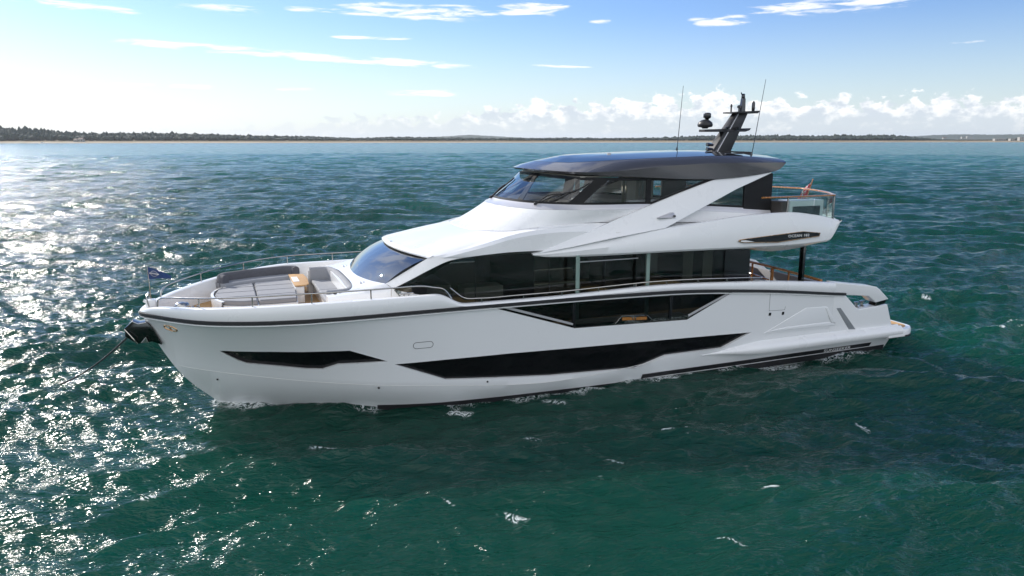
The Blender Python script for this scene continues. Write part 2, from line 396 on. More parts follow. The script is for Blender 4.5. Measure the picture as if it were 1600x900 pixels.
WIN_MID = [(7.37, 1.53), (8.9, 1.545), (10.86, 1.54), (12.11, 1.51), (15.25, 1.44), (19.67, 1.32), (18.51, .88), (16.28, .87), (15.17, .57), (12.15, .67), (8.86, .91)]
WIN_DECK = [(10.04, 3.04), (12.89, 2.13), (16.98, 2.02), (18.82, 2.82)]
for w in (WIN_BOW, WIN_MID): cut(hb.bm, w)
cut(hb.bm, [(10.04, 3.07), (12.89, 2.13), (16.98, 2.02), (18.9, 2.9), (17, 2.99), (14, 3.05)])
hull = part(hb, 'hull', HULLM, smooth=22)

# ---- recessed hull glazing with a bright reveal round each opening
def glazing(poly, inset, name, mat, frame_mat, dense=.35):
    n = len(poly); b = MB(); out = []
    for i in range(n):
        (x0, z0), (x1, z1) = poly[i], poly[(i+1) % n]; k = max(1, int(math.hypot(x1-x0, z1-z0)/dense))
        out += [(x0+(x1-x0)*j/k, z0+(z1-z0)*j/k) for j in range(k)]
    f = bmesh.new(); f.faces.new([f.verts.new((x, 0, z)) for x, z in out])
    bmesh.ops.triangulate(f, faces=f.faces); bmesh.ops.subdivide_edges(f, edges=[e for e in f.edges if e.calc_length() > .6], cuts=2, use_grid_fill=True)
    for v in f.verts: v.co.y = -(side_y(v.co.x, v.co.z) - inset)
    b.take(f); pane = part(b, name, mat)
    fr = MB(); cx = sum(p[0] for p in out)/len(out); cz = sum(p[1] for p in out)/len(out)
    rows = []
    for x, z in out:
        y = side_y(x, z); rows.append([(x, -y-.004, z), (x, -(y-inset*1.02), z)])
    fr.grid(rows + rows[:1]); part(fr, 'window_reveal', frame_mat, pane, smooth=0)
    return pane
w1 = glazing(WIN_BOW, .09, 'hull_window', HULL_GLASS, GEL); w1['label'] = 'long black hull window tapering to points near the bow'
w2 = glazing(WIN_MID, .09, 'hull_window', HULL_GLASS, GEL); w2['label'] = 'longer black hull window amidships with stepped lower edge'
wd = glazing(WIN_DECK, .05, 'bulwark_window', BULWARK_GLASS, BLACK); wd['label'] = 'dark trapezoid bulwark window beside the saloon'
# silver inner frame of the bulwark window, mullions, folded balcony step
b = MB()
def on_side(x, z, d): return (x, -(side_y(x, z) - d), z)
def side_bar(b, p, q, w, d0, d1):
    (x0, z0), (x1, z1) = p, q; l = math.hypot(x1-x0, z1-z0); nx, nz = -(z1-z0)/l*w/2, (x1-x0)/l*w/2
    c = [(x0+nx, z0+nz), (x1+nx, z1+nz), (x1-nx, z1-nz), (x0-nx, z0-nz)]
    b.prism([on_side(x, z, d0) for x, z in c], [on_side(x, z, d1) for x, z in c], .004, 1)
side_bar(b, (10.55, 3.0), (12.85, 2.25), .07, .03, .09); part(b, 'window_trim', SILVER, wd)
b = MB(); side_bar(b, (17.05, 2.14), (18.55, 2.76), .07, .03, .09); part(b, 'window_trim', SILVER, wd)
for x in (12.87, 16.35):
    b = MB(); side_bar(b, (x, 2.10), (x, 2.98), .10, .03, .10); part(b, 'mullion', BLACK, wd)
b = MB(); side_bar(b, (12.9, 2.27), (16.9, 2.17), .10, .10, .34); part(b, 'ledge', CREAM, wd)
b = MB()
c = [(14.28, 2.10), (14.52, 2.36), (15.46, 2.31), (15.73, 2.055)]
for p, q in zip(c, c[1:]): side_bar(b, p, q, .03, -.015, .03)
bal = part(b, 'balcony_step', STEEL, wd)
b = MB(); side_bar(b, (14.55, 2.27), (15.45, 2.21), .10, .0, .03); part(b, 'step_tread', VARN, bal)
b = MB(); side_bar(b, (14.85, 2.31), (15.1, 2.295), .02, -.03, 0); side_bar(b, (14.93, 2.19), (14.93, 2.3), .025, -.03, 0); side_bar(b, (15.02, 2.19), (15.02, 2.3), .025, -.03, 0)
part(b, 'step_cleat', STEEL, bal)

# ---- bulwark, cap and inner lining
def bul_rows(x, floor):
    r = []
    z = cap_z(x); zr = rub_z(x); inner = plan(x, .25); t1 = plan(x, .27)
    for off, zz in ((.03, zr), (.0, zr+.07), (-.012, (zr+z)/2), (.0, z-.06), (.02, z-.018), (.06, z), (.19, z), (.235, z-.02)):
        p = plan(x, off); r.append((p[0], p[1], zz))
    r.append((inner[0], inner[1], z-.07))
    zf = min(floor, z-.09); r.append((t1[0], max(0, min(t1[1], side_y(t1[0], zf) - .05)), zf)); return r
XB = [.745, .76, .78, .8, .83, .87, .92, .98, 1.05, 1.13, 1.22, 1.32] + stations(1.45, 8.4, 40, 1.3)[0:] + [8.5, 8.58, 8.64, 8.75, 8.9, 9.05, 9.2, 9.33, 9.38, 9.45] + stations(9.7, 23.2, 50, 1)
b = MB(); b.both([bul_rows(x, 2.68 if x < 9.34 else (2.9 if x < 19.2 else 1.7)) for x in XB])
bulwark = part(b, 'bulwark', GEL, smooth=30)
def rub_ring(x):
    p = plan(x, .03); q = plan(x, -.035); z = rub_z(x)
    return [(p[0], p[1], z+.065), (q[0], q[1], z+.055), (q[0], q[1], z-.03), (p[0], p[1], z-.04)]
sided('rubbing_strake', [rub_ring(x) for x in XB if x <= 23.2] + [rub_ring(23.7)], RUBBER)
sided('strake_lip', [[plan(x, .03) + (rub_z(x)-.05,), plan(x, -.02) + (rub_z(x)-.055,), plan(x, -.02) + (rub_z(x)-.08,), plan(x, .045) + (rub_z(x)-.10,)] for x in XB], GEL)

# ---- decks
def deck(b, x0, x1, off, z, n=40):
    ring = [plan(x0 + (x1-x0)*(i/n)**1.5, off) for i in range(n+1)]
    ring = [(x, min(y, side_y(x, z) - .05)) for x, y in ring]
    b.grid([[(x, -y, z), (x, y, z)] for x, y in ring])
b = MB(); deck(b, .76, 9.36, .26, 2.69); part(b, 'foredeck', TEAK)
b = MB(); deck(b, 9.3, 20.2, .2, 2.2); part(b, 'side_deck', TEAK)
b = MB(); b.box(9.28, 9.36, -3.35, 3.35, 2.2, 2.69); part(b, 'deck_riser', GEL)
b = MB(); b.box(20.1, 20.2, -3.35, 3.35, 1.69, 2.2); part(b, 'deck_riser', GEL)
b = MB(); deck(b, 20.1, 24.2, .3, 1.69); part(b, 'cockpit_deck', TEAK)
b = MB(); b.box(24.05, 24.35, -3.05, 3.05, .7, 1.72, .05); part(b, 'transom', GEL)

# ---- aft quarters: the mooring opening runs through the solid end of the topsides
def quarter(s):
    def Y(x, z, off): return s*((side_y(x, z) if z < rub_z(x) else sh_y(x)) - off)
    low = [(23.19, .86), (26.32, .80), (25.9, 1.77), (24.45, 1.70), (23.74, 2.30), (23.19, 2.36)]
    arm = [(23.19, 2.30), (23.74, 2.305), (24.88, 2.17), (25.30, 1.89), (25.93, 1.97), (25.42, 2.36), (25.22, 2.49), (24.9, 2.565), (24.2, 2.66), (23.19, 2.81)]
    b = MB()
    for pl, t in ((low, .5), (arm, .46)): b.prism([(x, Y(x, z, 0), z) for x, z in pl], [(x, Y(x, z, t), z) for x, z in pl], .03, 3)
    return b
for s in (-1, 1):
    q = part(quarter(s), 'aft_quarter', HULLM)
b = MB(); b.prism([(25.3, -3.45, 1.76), (25.75, -3.45, 1.80), (25.85, -3.45, 1.94), (25.35, -3.45, 1.90)], [(25.3, -3.12, 1.76), (25.75, -3.12, 1.80), (25.85, -3.12, 1.94), (25.35, -3.12, 1.90)], .01, 1)
part(b, 'fairlead', DSTEEL)
for x, y in ((24.62, -3.2), (24.95, -3.15)):
    b = MB(); b.lathe((x, y, 1.70), [(.10, 0), (.10, .03), (.055, .06), (.05, .17), (.09, .2), (.09, .22), (.02, .23)]); part(b, 'mooring_bollard', STEEL)
# low relief on the quarter, and a grey strip painting the slot's inner shade
b = MB()
def relief(pl, h, bev):
    b.prism([on_side(x, z, -h) for x, z in pl], [on_side(x, z, .05) for x, z in pl], bev, 2)
relief([(20.2, 1.22), (21.95, 1.98), (22.9, 1.95), (23.19, 1.12)], .018, .012)
part(b, 'quarter_panel', HULLM)
b = MB(); relief([(20.35, 1.27), (21.2, 1.36), (23.12, 1.36), (23.42, 1.22)], .045, .03); part(b, 'panel_relief', HULLM)
b = MB(); relief([(22.82, 1.92), (22.95, 1.92), (23.45, 1.28), (23.2, 1.34)], .04, .03); part(b, 'panel_relief', HULLM)
b = MB(); relief([(23.38, 1.85), (23.58, 1.84), (24.45, .95), (24.12, .98)], .012, .008); part(b, 'slot_shade_strip', SLOT_SHADE)

# ---- sponson and bathing platform
def spon(x):
    k = min(1, (x-17.7)/2.6); k = k*k*(3-2*k); w = .26*k
    y0 = side_y(x, 1.2) - .04
    top = .72 + (1.0-.72)*k + (-.06 if x > 24 else 0)*min(1, (x-24)/2 if x > 24 else 0)
    return [(x, y0, .72 + (top-.72)), (x, y0+.05*k, top-.06*k), (x, y0+.55*w, .72+.20*k), (x, y0+w*.95, .72+.12*k), (x, y0+w+.03*k, .72+.02*k), (x, y0+w+.02*k, .70-.07*k), (x, y0+w*.9, .69-.13*k), (x, y0-.3*k, .68-.16*k)]
sided('sponson', [spon(x) for x in stations(17.7, 26.6, 50, 1.2)], GEL, 50)
def plat(z, g):
    pts = [(25.9, 3.66-g), (26.55, 3.66-g)]
    for i in range(9):
        a = i/8*math.pi/2; pts.append((26.7+.72*math.sin(a)-g*math.sin(a), 3.05+.62*math.cos(a)-g*math.cos(a)))
    pts.append((27.5-g, 1.5))
    return [(x, -y, z) for x, y in pts] + [(x, y, z) for x, y in pts[::-1]]
b = MB()
R_ = [plat(.48, .05), plat(.52, 0), plat(.74, 0), plat(.79, .025), plat(.80, .07)]
b.grid(R_, True); b.face(R_[-1]); b.face(R_[0][::-1]); part(b, 'bathing_platform', GEL, smooth=45)
b = MB(); b.prism(plat(.803, .2), plat(.812, .2)); part(b, 'platform_teak', TEAK)
b = MB(); q = [plat(.50, -.012), plat(.57, -.014)]; b.grid([r[2:-2] for r in q]); part(b, 'platform_fender', RUBBER)

# ---- lower stripes and lettering near the waterline
def band(z0, z1, xa, xb, d, n=60):
    rows = []
    for i in range(n+1):
        x = xa + (xb-xa)*i/n; r = []
        for z in (z0, z1):
            w = wl_y(x); t = max(0, z)/kn_z(x); y = w + (kn_y(x)-w)*(t + .10*math.sin(math.pi*min(1, t)))
            r.append((x, y + d, z))
        rows.append(r)
    return rows
sided('boot_top', band(-.15, .07, 7.0, 26.4, .010), ANTIF)
sided('white_stripe', band(.07, .10, 13.2, 26.0, .012), WHITEP)
sided('black_stripe', band(.10, .27, 15.5, 25.6, .012), ANTIF)
text('hull_lettering', 'SUNSEEKER', .15, (23.9-14, -3.205, .185), (math.pi/2+.25, 0, .01), WHITEP, yacht, .004, 1.55)
# knuckle shadow line and small fittings
sided('spray_rail', [[(x, kn_y(x)+.002, kn_z(x)+.002), (x, kn_y(x)+.005, kn_z(x)-.006), (x, kn_y(x)-.004, kn_z(x)-.016)] for x in stations(1.62, 16.4, 70, 1.2)], DECKW)
for x, z in ((6.94, .81), (10.12, .71), (2.66, .95)):
    b = MB(); y = -side_y(x, z) if z > kn_z(x) else -(wl_y(x) + (kn_y(x)-wl_y(x))*(z/kn_z(x)+.08)); b.lathe((x, y+.02, z), [(.03, 0), (.03, .035), (.015, .04)], 10, Vector((0, -1, 0)).to_track_quat('Z', 'Y')); part(b, 'drain_outlet', BLACK)
b = MB()
ov = []
for i in range(32):
    a = 2*math.pi*i/32; x = 8.17 + (.19 if math.cos(a) > 0 else -.19) + .095*math.cos(a); z = 2.06 + .095*math.sin(a); ov.append((x, z))
b.tube([on_side(x, z, -.001) for x, z in ov] + [on_side(*ov[0], -.001)], .007, 6); part(b, 'hatch_outline', RUBBER)
b = MB()
for (x0, z0), (x1, z1) in (((20.28, 2.72), (20.33, 2.02)), ((20.33, 2.02), (21.0, 2.0)), ((21.0, 2.0), (21.02, 2.12))): b.tube([on_side(x0, z0, -.001), on_side(x1, z1, -.001)], .005, 5)
part(b, 'side_gate_seam', RUBBER)
for x, z in ((20.38, 1.9), (20.95, 1.88)):
    b = MB(); b.prism([on_side(x+dx*.05, z+dz*.055, -.012) for dx, dz in ((-1, -1), (1, -1), (1, 1), (-1, 1))], [on_side(x+dx*.05, z+dz*.055, .03) for dx, dz in ((-1, -1), (1, -1), (1, 1), (-1, 1))], .006, 1); part(b, 'gate_latch', BLACK)
b = MB()
c = []
for i in range(24):
    a = 2*math.pi*i/24; c.append((1.56 + .17*math.cos(a), 2.60 + .075*math.sin(a) - .03*math.cos(a)))
b.tube([on_side(x, z, -.006) for x, z in c + c[:2]], .022, 8); b.prism([on_side(x, z, .0) for x, z in c], [on_side(x, z, .04) for x, z in c])
part(b, 'hawse_hole', GOLD)

# ---- anchor pocket on the stem
b = MB()
pr = [(.31, 2.28), (.33, 2.51), (.55, 2.72), (.70, 2.64), (.92, 2.66), (1.05, 2.5), (1.25, 1.98), (1.0, 2.1), (.62, 2.05)]
hw = [.14, .14, .27, .30, .30, .3, .3, .3, .22]
b.prism([(x, -h, z) for (x, z), h in zip(pr, hw)], [(x, h, z) for (x, z), h in zip(pr, hw)], .012, 2)
anch = part(b, 'anchor_pocket', DSTEEL)
b = MB(); b.tube([(.32, -.16, 2.5), (.55, -.285, 2.2), (.62, -.235, 2.06)], .018, 6); b.tube([(.33, -.15, 2.52), (.55, -.28, 2.73), (.70, -.31, 2.65), (.9, -.31, 2.67)], .014, 6); part(b, 'pocket_edge', STEEL, anch)
b = MB(); b.prism([(.7, -.1, 2.04), (.95, -.1, 2.12), (.86, -.1, 2.30), (.83, -.1, 2.12)], [(.7, .1, 2.04), (.95, .1, 2.12), (.86, .1, 2.30), (.83, .1, 2.12)], .01, 1); part(b, 'anchor', DSTEEL, anch)
b = MB(); b.prism([(.72, -.34, 2.1), (.86, -.34, 2.26), (.92, -.34, 2.08)], [(.72, -.30, 2.1), (.86, -.30, 2.26), (.92, -.30, 2.08)], .008, 1); part(b, 'anchor_fluke', STEEL, anch)
# ================================================================ superstructure
# ---- foredeck coaming, windscreen, brow
W0 = [(6.84, 0, 3.68), (6.87, .6, 3.68), (6.96, 1.2, 3.69), (7.10, 1.85, 3.71), (7.35, 2.5, 3.73)]
W1 = [(8.06, 0, 4.46), (8.08, .6, 4.46), (8.16, 1.25, 4.455), (8.32, 1.95, 4.44), (8.60, 2.6, 4.42)]
S0 = [(6.62, 0, 3.56), (6.61, .8, 3.56), (6.57, 1.4, 3.56), (6.48, 1.85, 3.55), (6.36, 2.14, 3.55)]
n = 40
def blend(a, b_, t, bulge=0., n=40):
    A, B = curve(a, n), curve(b_, n); k = bulge*4*t*(1-t)
    return [(p[0]*(1-t)+q[0]*t - k*.75, p[1]*(1-t)+q[1]*t + (k*.3 if p[1] > .01 else 0), p[2]*(1-t)+q[2]*t + k*.66) for p, q in zip(A, B)]
b = MB()
b.grid([mirror(curve(S0, n)), mirror(blend(S0, W0, .25, .0)), mirror(blend(S0, W0, .8, .0)), mirror(curve(W0, n))])
# arms either side of the aft settee and the outer wall down to the deck
IN = [(5.70, 2.16, 3.46), (6.0, 2.16, 3.50), (6.36, 2.14, 3.55), (6.85, 2.32, 3.64), (7.35, 2.5, 3.73)]
OUT = [(5.72, 2.42, 3.44), (6.05, 2.50, 3.48), (6.5, 2.56, 3.53), (7.0, 2.63, 3.58), (7.46, 2.68, 3.64)]
OUT2 = [(x-.02, y+.06, z-.10) for x, y, z in OUT]; FL = [(x-.06, y+.10, 2.69) for x, y, z in OUT]; INF = [(x-.02, y-.02, 2.69) for x, y, z in IN]
b.both([curve(INF, 16), curve(IN, 16), curve(OUT, 16), curve(OUT2, 16), curve(FL, 16)])
for s in (-1, 1): b.face([(p[0], s*p[1], p[2]) for p in (INF[0], IN[0], OUT[0], OUT2[0], FL[0])])
b.both([[(7.40, 2.78, 2.69), (7.46, 2.72, 3.62)], [(7.8, 2.84, 2.69), (7.8, 2.82, 3.52)], [(8.4, 2.84, 2.69), (8.4, 2.83, 3.36)], [(9.3, 2.84, 2.69), (9.3, 2.83, 3.05)]])
coaming = part(b, 'foredeck_coaming', GEL, smooth=45)
for s in (-1, 1):
    b = MB()
    for x in (6.78, 6.88): b.box(x-.03, x+.03, s*1.55-.13, s*1.55+.13, 3.645, 3.665, .006, 1)
    part(b, 'demister_vent', SILVER)
b = MB(); b.grid([mirror(blend(W0, W1, t/8, .10)) for t in range(9)])
wind = part(b, 'windscreen', SHIELD_GLASS, smooth=60, label='curved dark windscreen above the foredeck settee')
# dark cabin lining behind the screen
b = MB(); q = lambda r, d: [(x+d, y*.97, z-.06) for x, y, z in r]
b.grid([mirror(curve(q(W0, .25), n)), mirror(curve(q(W0, .9), n)), mirror(curve([(x+.8, y*.95, z-.15) for x, y, z in W1], n))]); part(b, 'dashboard', DARKIN, wind)
L0 = [(7.96, 0, 4.49), (7.99, .6, 4.49), (8.07, 1.25, 4.48), (8.25, 1.98, 4.46), (8.56, 2.66, 4.42)]
L1 = [(7.95, 0, 4.54), (7.98, .6, 4.54), (8.06, 1.27, 4.53), (8.25, 2.01, 4.50), (8.60, 2.72, 4.45)]
L2 = [(8.05, 0, 4.60), (8.08, .6, 4.60), (8.17, 1.25, 4.59), (8.37, 1.97, 4.56), (8.72, 2.68, 4.50)]
SH = [(8.72, 2.72, 4.47), (9.16, 2.74, 4.53), (10.34, 2.74, 4.78), (11.16, 2.74, 4.98), (12.2, 2.74, 5.11), (13.3, 2.74, 5.14), (14.0, 2.74, 5.11), (16.5, 2.7, 5.0)]
CB = [(10.26, 0, 5.02), (10.29, .6, 5.02), (10.40, 1.15, 5.02), (10.68, 1.68, 5.02), (11.25, 2.15, 5.03), (12.2, 2.40, 5.13), (13.4, 2.52, 5.20), (16.5, 2.55, 5.1)]
UP = L2[:-1] + SH                                            # lip then shoulder
b = MB(); n2 = 90
def fullring(r, m): return mirror(curve(r, m))
# plateau between lip/shoulder and the cone
U = curve(L2[:-1] + SH + [(20.9, 2.66, 4.86)], n2); C = curve(CB + [(20.9, 2.6, 4.96)], n2)
rows = [[(p[0]*(1-t)+q[0]*t, p[1]*(1-t)+q[1]*t, p[2]*(1-t)+q[2]*t + .05*math.sin(math.pi*t)*max(0, 1-p[0]/13)) for p, q in zip(U, C)] for t in (0, .06, .2, .4, .6, .8, .93, 1)]
b.grid([mirror(r) for r in rows])
b.grid([mirror(curve(r, 50)) for r in (L0, L1, L2)])
b.grid([mirror(curve(r, 50)) for r in ([(x+.5, y*.98, z-.0) for x, y, z in L0], L0)])
brow = part(b, 'brow_roof', GEL, smooth=30)
b = MB(); b.grid([mirror(curve(r, 50)) for r in ([(x+.02, y*.99, z-.015) for x, y, z in L0], [(x+.09, y*.985, z-.075) for x, y, z in L0], [(x+.4, y*.97, z-.08) for x, y, z in L0])]); part(b, 'brow_gasket', RUBBER)
# cone up to the wheelhouse
WB0 = [(11.50, 0, 5.68), (11.55, .7, 5.68), (11.74, 1.3, 5.67), (12.10, 1.95, 5.66), (12.62, 2.38, 5.65), (13.4, 2.58, 5.63), (16.1, 2.62, 5.56), (20.9, 2.62, 5.22)]
WBs = [(11.62, 0, 5.74), (11.67, .7, 5.74), (11.86, 1.3, 5.73), (12.2, 1.9, 5.725), (12.7, 2.32, 5.72), (13.4, 2.54, 5.70), (16.1, 2.6, 5.64), (20.9, 2.6, 5.30)]
WB1 = [(11.75, 0, 5.84), (11.82, .7, 5.84), (12.00, 1.3, 5.83), (12.35, 1.88, 5.82), (12.80, 2.28, 5.81), (13.4, 2.48, 5.79), (16.1, 2.55, 5.73), (20.9, 2.55, 5.40)]
C2 = curve(CB[:-1] + [(14.2, 2.56, 5.22), (16.1, 2.6, 5.14), (20.9, 2.64, 5.0)], n2); D2 = curve(WB0, n2)
b = MB(); rows = []
for k in range(9):
    t = k/8; s = t**1.25
    rows.append(mirror([(p[0]+(q[0]-p[0])*t, p[1]+(q[1]-p[1])*t, p[2]+(q[2]-p[2])*s) for p, q in zip(C2, D2)]))
b.grid(rows); part(b, 'wheelhouse_base', GEL, smooth=40)
b = MB(); b.tube(mirror([(x-.012, y+.008, z+.004) for x, y, z in curve(CB[:6], 60)]), .006, 5); part(b, 'base_seam', SILVER)
b = MB(); b.grid([mirror(curve(r, n2)) for r in (WB0, [(x, y, z+.015) for x, y, z in WB0], WBs, WB1, [(x+.06, y-.05, z) for x, y, z in WB1])]); part(b, 'window_sill_band', SILVER, smooth=30)
# ---- side band below the shoulder, running down into the windscreen pillar
SB_IN = [(7.35, 2.5, 3.735), (7.75, 2.53, 3.96), (8.2, 2.57, 4.21), (8.60, 2.66, 4.44), (8.72, 2.72, 4.47)] + SH[1:-1] + [(16.5, 2.72, 4.98)]
SB_MID = [(7.42, 2.62, 3.69), (7.85, 2.68, 3.9), (8.35, 2.72, 4.14), (8.72, 2.76, 4.36), (8.95, 2.80, 4.42)] + [(x, 2.86, z-.06-.02*i) for i, (x, _, z) in enumerate(SH[1:-1])] + [(16.5, 2.86, 4.8)]
SB_OUT = [(7.50, 2.70, 3.61), (8.0, 2.76, 3.84), (8.5, 2.80, 4.08), (9.04, 2.84, 4.31), (9.4, 2.86, 4.385), (9.94, 2.87, 4.435), (10.5, 2.88, 4.47), (11.16, 2.88, 4.49), (12.3, 2.88, 4.475), (13.3, 2.88, 4.45), (14.2, 2.88, 4.4), (16.5, 2.88, 4.3)]
SB_LIP = [(x+.02, y-.05, z-.015) for x, y, z in SB_OUT]; SB_L2 = [(x+.02, y-.09, z+.0) for x, y, z in SB_OUT]
def bylist(r, per=8):
    c = []
    for i in range(len(r)-1):
        for j in range(per): c.append(tuple(r[i][k] + (r[i+1][k]-r[i][k])*j/per for k in range(3)))
    return c + [r[-1]]
def smoothlist(r, per=8):
    P = np.array(r); out = []
    for i in range(len(r)-1):
        a, b_, c, d = P[max(i-1, 0)], P[i], P[i+1], P[min(i+2, len(r)-1)]
        for j in range(per):
            t = j/per; out.append(tuple(map(float, .5*(2*b_ + (c-a)*t + (2*a-5*b_+4*c-d)*t*t + (3*b_-a-3*c+d)*t**3))))
    return out + [r[-1]]
sided('side_band', [smoothlist(r) for r in (SB_IN, SB_MID, SB_OUT, SB_LIP, SB_L2)], GEL, 30)

# ---- saloon: glazed wall, posts, ends, lining
GT = [(7.52, 3.58), (8.02, 3.82), (8.52, 4.07), (9.06, 4.32), (9.4, 4.39), (9.94, 4.44), (11.16, 4.50), (12.4, 4.48), (19.9, 4.30)]
for s in (-1, 1):
    b = MB()
    b.prism([(x, s*2.80, z) for x, z in GT + [(19.9, 2.19), (9.36, 2.19), (9.36, 2.66), (8.2, 2.70)]], [(x, s*2.77, z) for x, z in GT + [(19.9, 2.19), (9.36, 2.19), (9.36, 2.66), (8.2, 2.70)]])
    sg = part(b, 'saloon_glazing', SALOON_GLASS, smooth=0)
    if s < 0:
        for x in (9.95, 12.35, 14.28, 17.2, 18.5):
            b = MB(); b.box(x-.012, x+.012, -2.808, -2.80, 2.25, 4.40); part(b, 'glazing_joint', BLACK, sg)
        b = MB(); b.box(13.28, 15.5, -2.815, -2.80, 4.02, 4.05); part(b, 'door_head', SILVER, sg)
        b = MB(); b.box(15.42, 15.46, -2.86, -2.80, 2.98, 3.22, .008, 1); part(b, 'door_handle', STEEL, sg)
        b = MB(); b.box(18.9, 19.95, -2.83, -2.803, 2.2, 4.28); part(b, 'privacy_panel', BLACK, sg)
    for x in (13.12, 15.62):
        b = MB(); b.box(x-.06, x+.06, s*3.22-.03, s*3.22+.03, 2.2, 4.32, .01, 1); part(b, 'deck_post', POSTM)
b = MB(); b.box(19.9, 19.96, -2.8, 2.8, 1.7, 4.25); part(b, 'saloon_aft_wall', BLACK)
b = MB(); b.box(8.3, 19.9, -2.74, 2.74, 2.12, 2.19); part(b, 'saloon_floor', DARKIN)
b = MB(); b.box(9.2, 19.9, -2.74, 2.74, 4.40, 4.44); part(b, 'saloon_ceiling', CREAM)
b = MB(); b.box(16.6, 16.75, -1.2, 2.6, 2.2, 4.4); part(b, 'saloon_joinery', DARKIN)
b = MB(); b.box(11.3, 12.9, -.4, 1.2, 2.2, 4.4); part(b, 'saloon_joinery', DARKIN)
b = MB(); b.box(13.3, 15.4, .9, 1.8, 2.2, 2.62, .06); b.box(13.3, 15.4, 1.6, 1.85, 2.6, 3.0, .06); part(b, 'saloon_settee', CREAM)
b = MB(); b.box(9.9, 11.2, -1.9, -1.2, 2.9, 3.3, .05); part(b, 'saloon_settee', CREAM)
b = MB(); b.box(8.9, 9.7, -1.2, .8, 2.7, 3.3, .05); part(b, 'saloon_settee', CREAM)
for x in (17.4, 18.2):
    b = MB(); b.grid([[(x+k*.02, -2.56+.03*math.sin(k*1.6), z) for k in range(22)] for z in (2.25, 4.35)]); part(b, 'curtain', CREAM, smooth=80)

# ---- upper deck overhang (the outboard wing)
WG_LO = pchip([(11.75, 4.36), (12.3, 4.285), (13.5, 4.27), (15.6, 4.27), (19.4, 4.22), (20.8, 4.20), (22.9, 4.27), (23.42, 4.95)])
WG_UP = pchip([(11.75, 4.38), (12.3, 4.47), (14, 4.74), (15.9, 4.98), (17.5, 5.14), (19.9, 5.33), (21, 5.345), (22.3, 5.21), (23.42, 4.99)])
WG_Y = pchip([(11.75, 2.92), (12.3, 3.02), (13.2, 3.22), (14.5, 3.36), (17, 3.42), (21, 3.42), (23.42, 3.34)])
KEEL = pchip([(11.75, 4.37), (12.3, 4.27), (19.0, 4.19), (20.75, 4.01), (22.85, 4.25), (23.42, 4.95)])
def wing(x):
    y, lo, up, ke = WG_Y(x), WG_LO(x), WG_UP(x), KEEL(x); k = min(1, (x-11.75)/1.6)
    mid = lo + (up-lo)*.55
    return [(x, 2.70, max(ke, lo-.02)), (x, y-.32*k, ke), (x, y-.05*k, lo+.0), (x, y, lo+.06*k), (x, y+.01, mid), (x, y-.10*k, up-.025), (x, y-.13*k, up), (x, y-.20*k, up+.012), (x, 2.60, up + (.05 if x < 16 else -.12*min(1, (x-16)/2)))]
XW = stations(11.75, 22.85, 90, 1.15) + [22.95, 23.05, 23.15, 23.25, 23.35, 23.42]
for s in (-1, 1):
    b = MB(); b.grid([[(x, s*y, z) for x, y, z in wing(x)] for x in XW]); b.face([(p[0], s*p[1], p[2]) for p in wing(23.42)]); wg = part(b, 'upper_deck_wing', GEL, smooth=32)
b = MB(); b.box(14.5, 23.3, -3.1, 3.1, 4.86, 4.95); 
aft = [(23.3, 3.2), (23.75, 2.8), (24.35, 2.0), (24.8, 1.0), (24.95, 0)]
ring = [(x, -y) for x, y in aft] + [(x, y) for x, y in aft[::-1][1:]]
b.prism([(x, y, 4.72) for x, y in ring], [(x, y, 4.955) for x, y in ring], .03, 2); part(b, 'upper_deck', DECKW)
b = MB(); b.box(13, 23.2, -3.05, 3.05, 4.44, 4.50); part(b, 'deckhead', GEL)
# ---- diagonal fin from the wing tip up to the roof
FO = [(11.82, 2.94, 4.39), (13.9, 2.86, 5.06), (15.95, 2.76, 5.73), (17.2, 2.70, 6.12), (18.40, 2.65, 6.47), (19.6, 2.62, 6.60), (20.85, 2.60, 6.70), (20.82, 2.60, 6.64), (19.3, 2.72, 6.14), (17.6, 3.0, 5.52), (16.15, 3.3, 5.02), (14.2, 3.34, 4.79), (13.0, 3.18, 4.58)]
for s in (-1, 1):
    b = MB(); b.prism([(x, s*y, z) for x, y, z in FO], [(x+.04, s*(y-.2), z-.02) for x, y, z in FO], .035, 3)
    fin = part(b, 'diagonal_fin', GEL, smooth=30)
    if s < 0:
        b = MB(); b.prism([(16.03, -3.12, 5.33), (16.62, -3.045, 5.49), (16.68, -3.10, 5.32)], [(16.03, -2.9, 5.33), (16.62, -2.9, 5.49), (16.68, -2.9, 5.32)], .01, 1); nv = part(b, 'fin_niche', SILVER, fin)
        b = MB(); b.lathe((16.6, -3.10, 5.38), [(.035, 0), (.035, .05), (.01, .06)], 10, Vector((0, -1, 0)).to_track_quat('Z', 'Y')); part(b, 'fin_camera', BLACK, fin)
# ---- badge on the wing
def wy(x, d): return -(WG_Y(x) + d)
bd = [(18.91, 4.49), (18.98, 4.535), (19.2, 4.555), (21.6, 4.69), (22.4, 4.60), (22.36, 4.49), (20.54, 4.375), (19.1, 4.435)]
b = MB(); b.prism([(x, wy(x, .05), z) for x, z in bd], [(x, wy(x, -.02), z) for x, z in bd], .006, 1); bg_ = part(b, 'name_badge', BLACK)
b = MB(); b.tube([(x, wy(x, .052), z) for x, z in bd + bd[:1]], .011, 6); part(b, 'badge_trim', GOLD, bg_)
b = MB(); b.prism([(18.98, wy(19, .054), 4.475), (19.0, wy(19, .054), 4.51), (19.2, wy(19.2, .054), 4.51), (19.55, wy(19.5, .054), 4.44), (19.12, wy(19, .054), 4.45)], [(18.98, wy(19, .0), 4.475), (19.0, wy(19, .0), 4.51), (19.2, wy(19.2, .0), 4.51), (19.55, wy(19.5, .0), 4.44), (19.12, wy(19, .0), 4.45)]); part(b, 'badge_lamp', WHITEP, bg_)
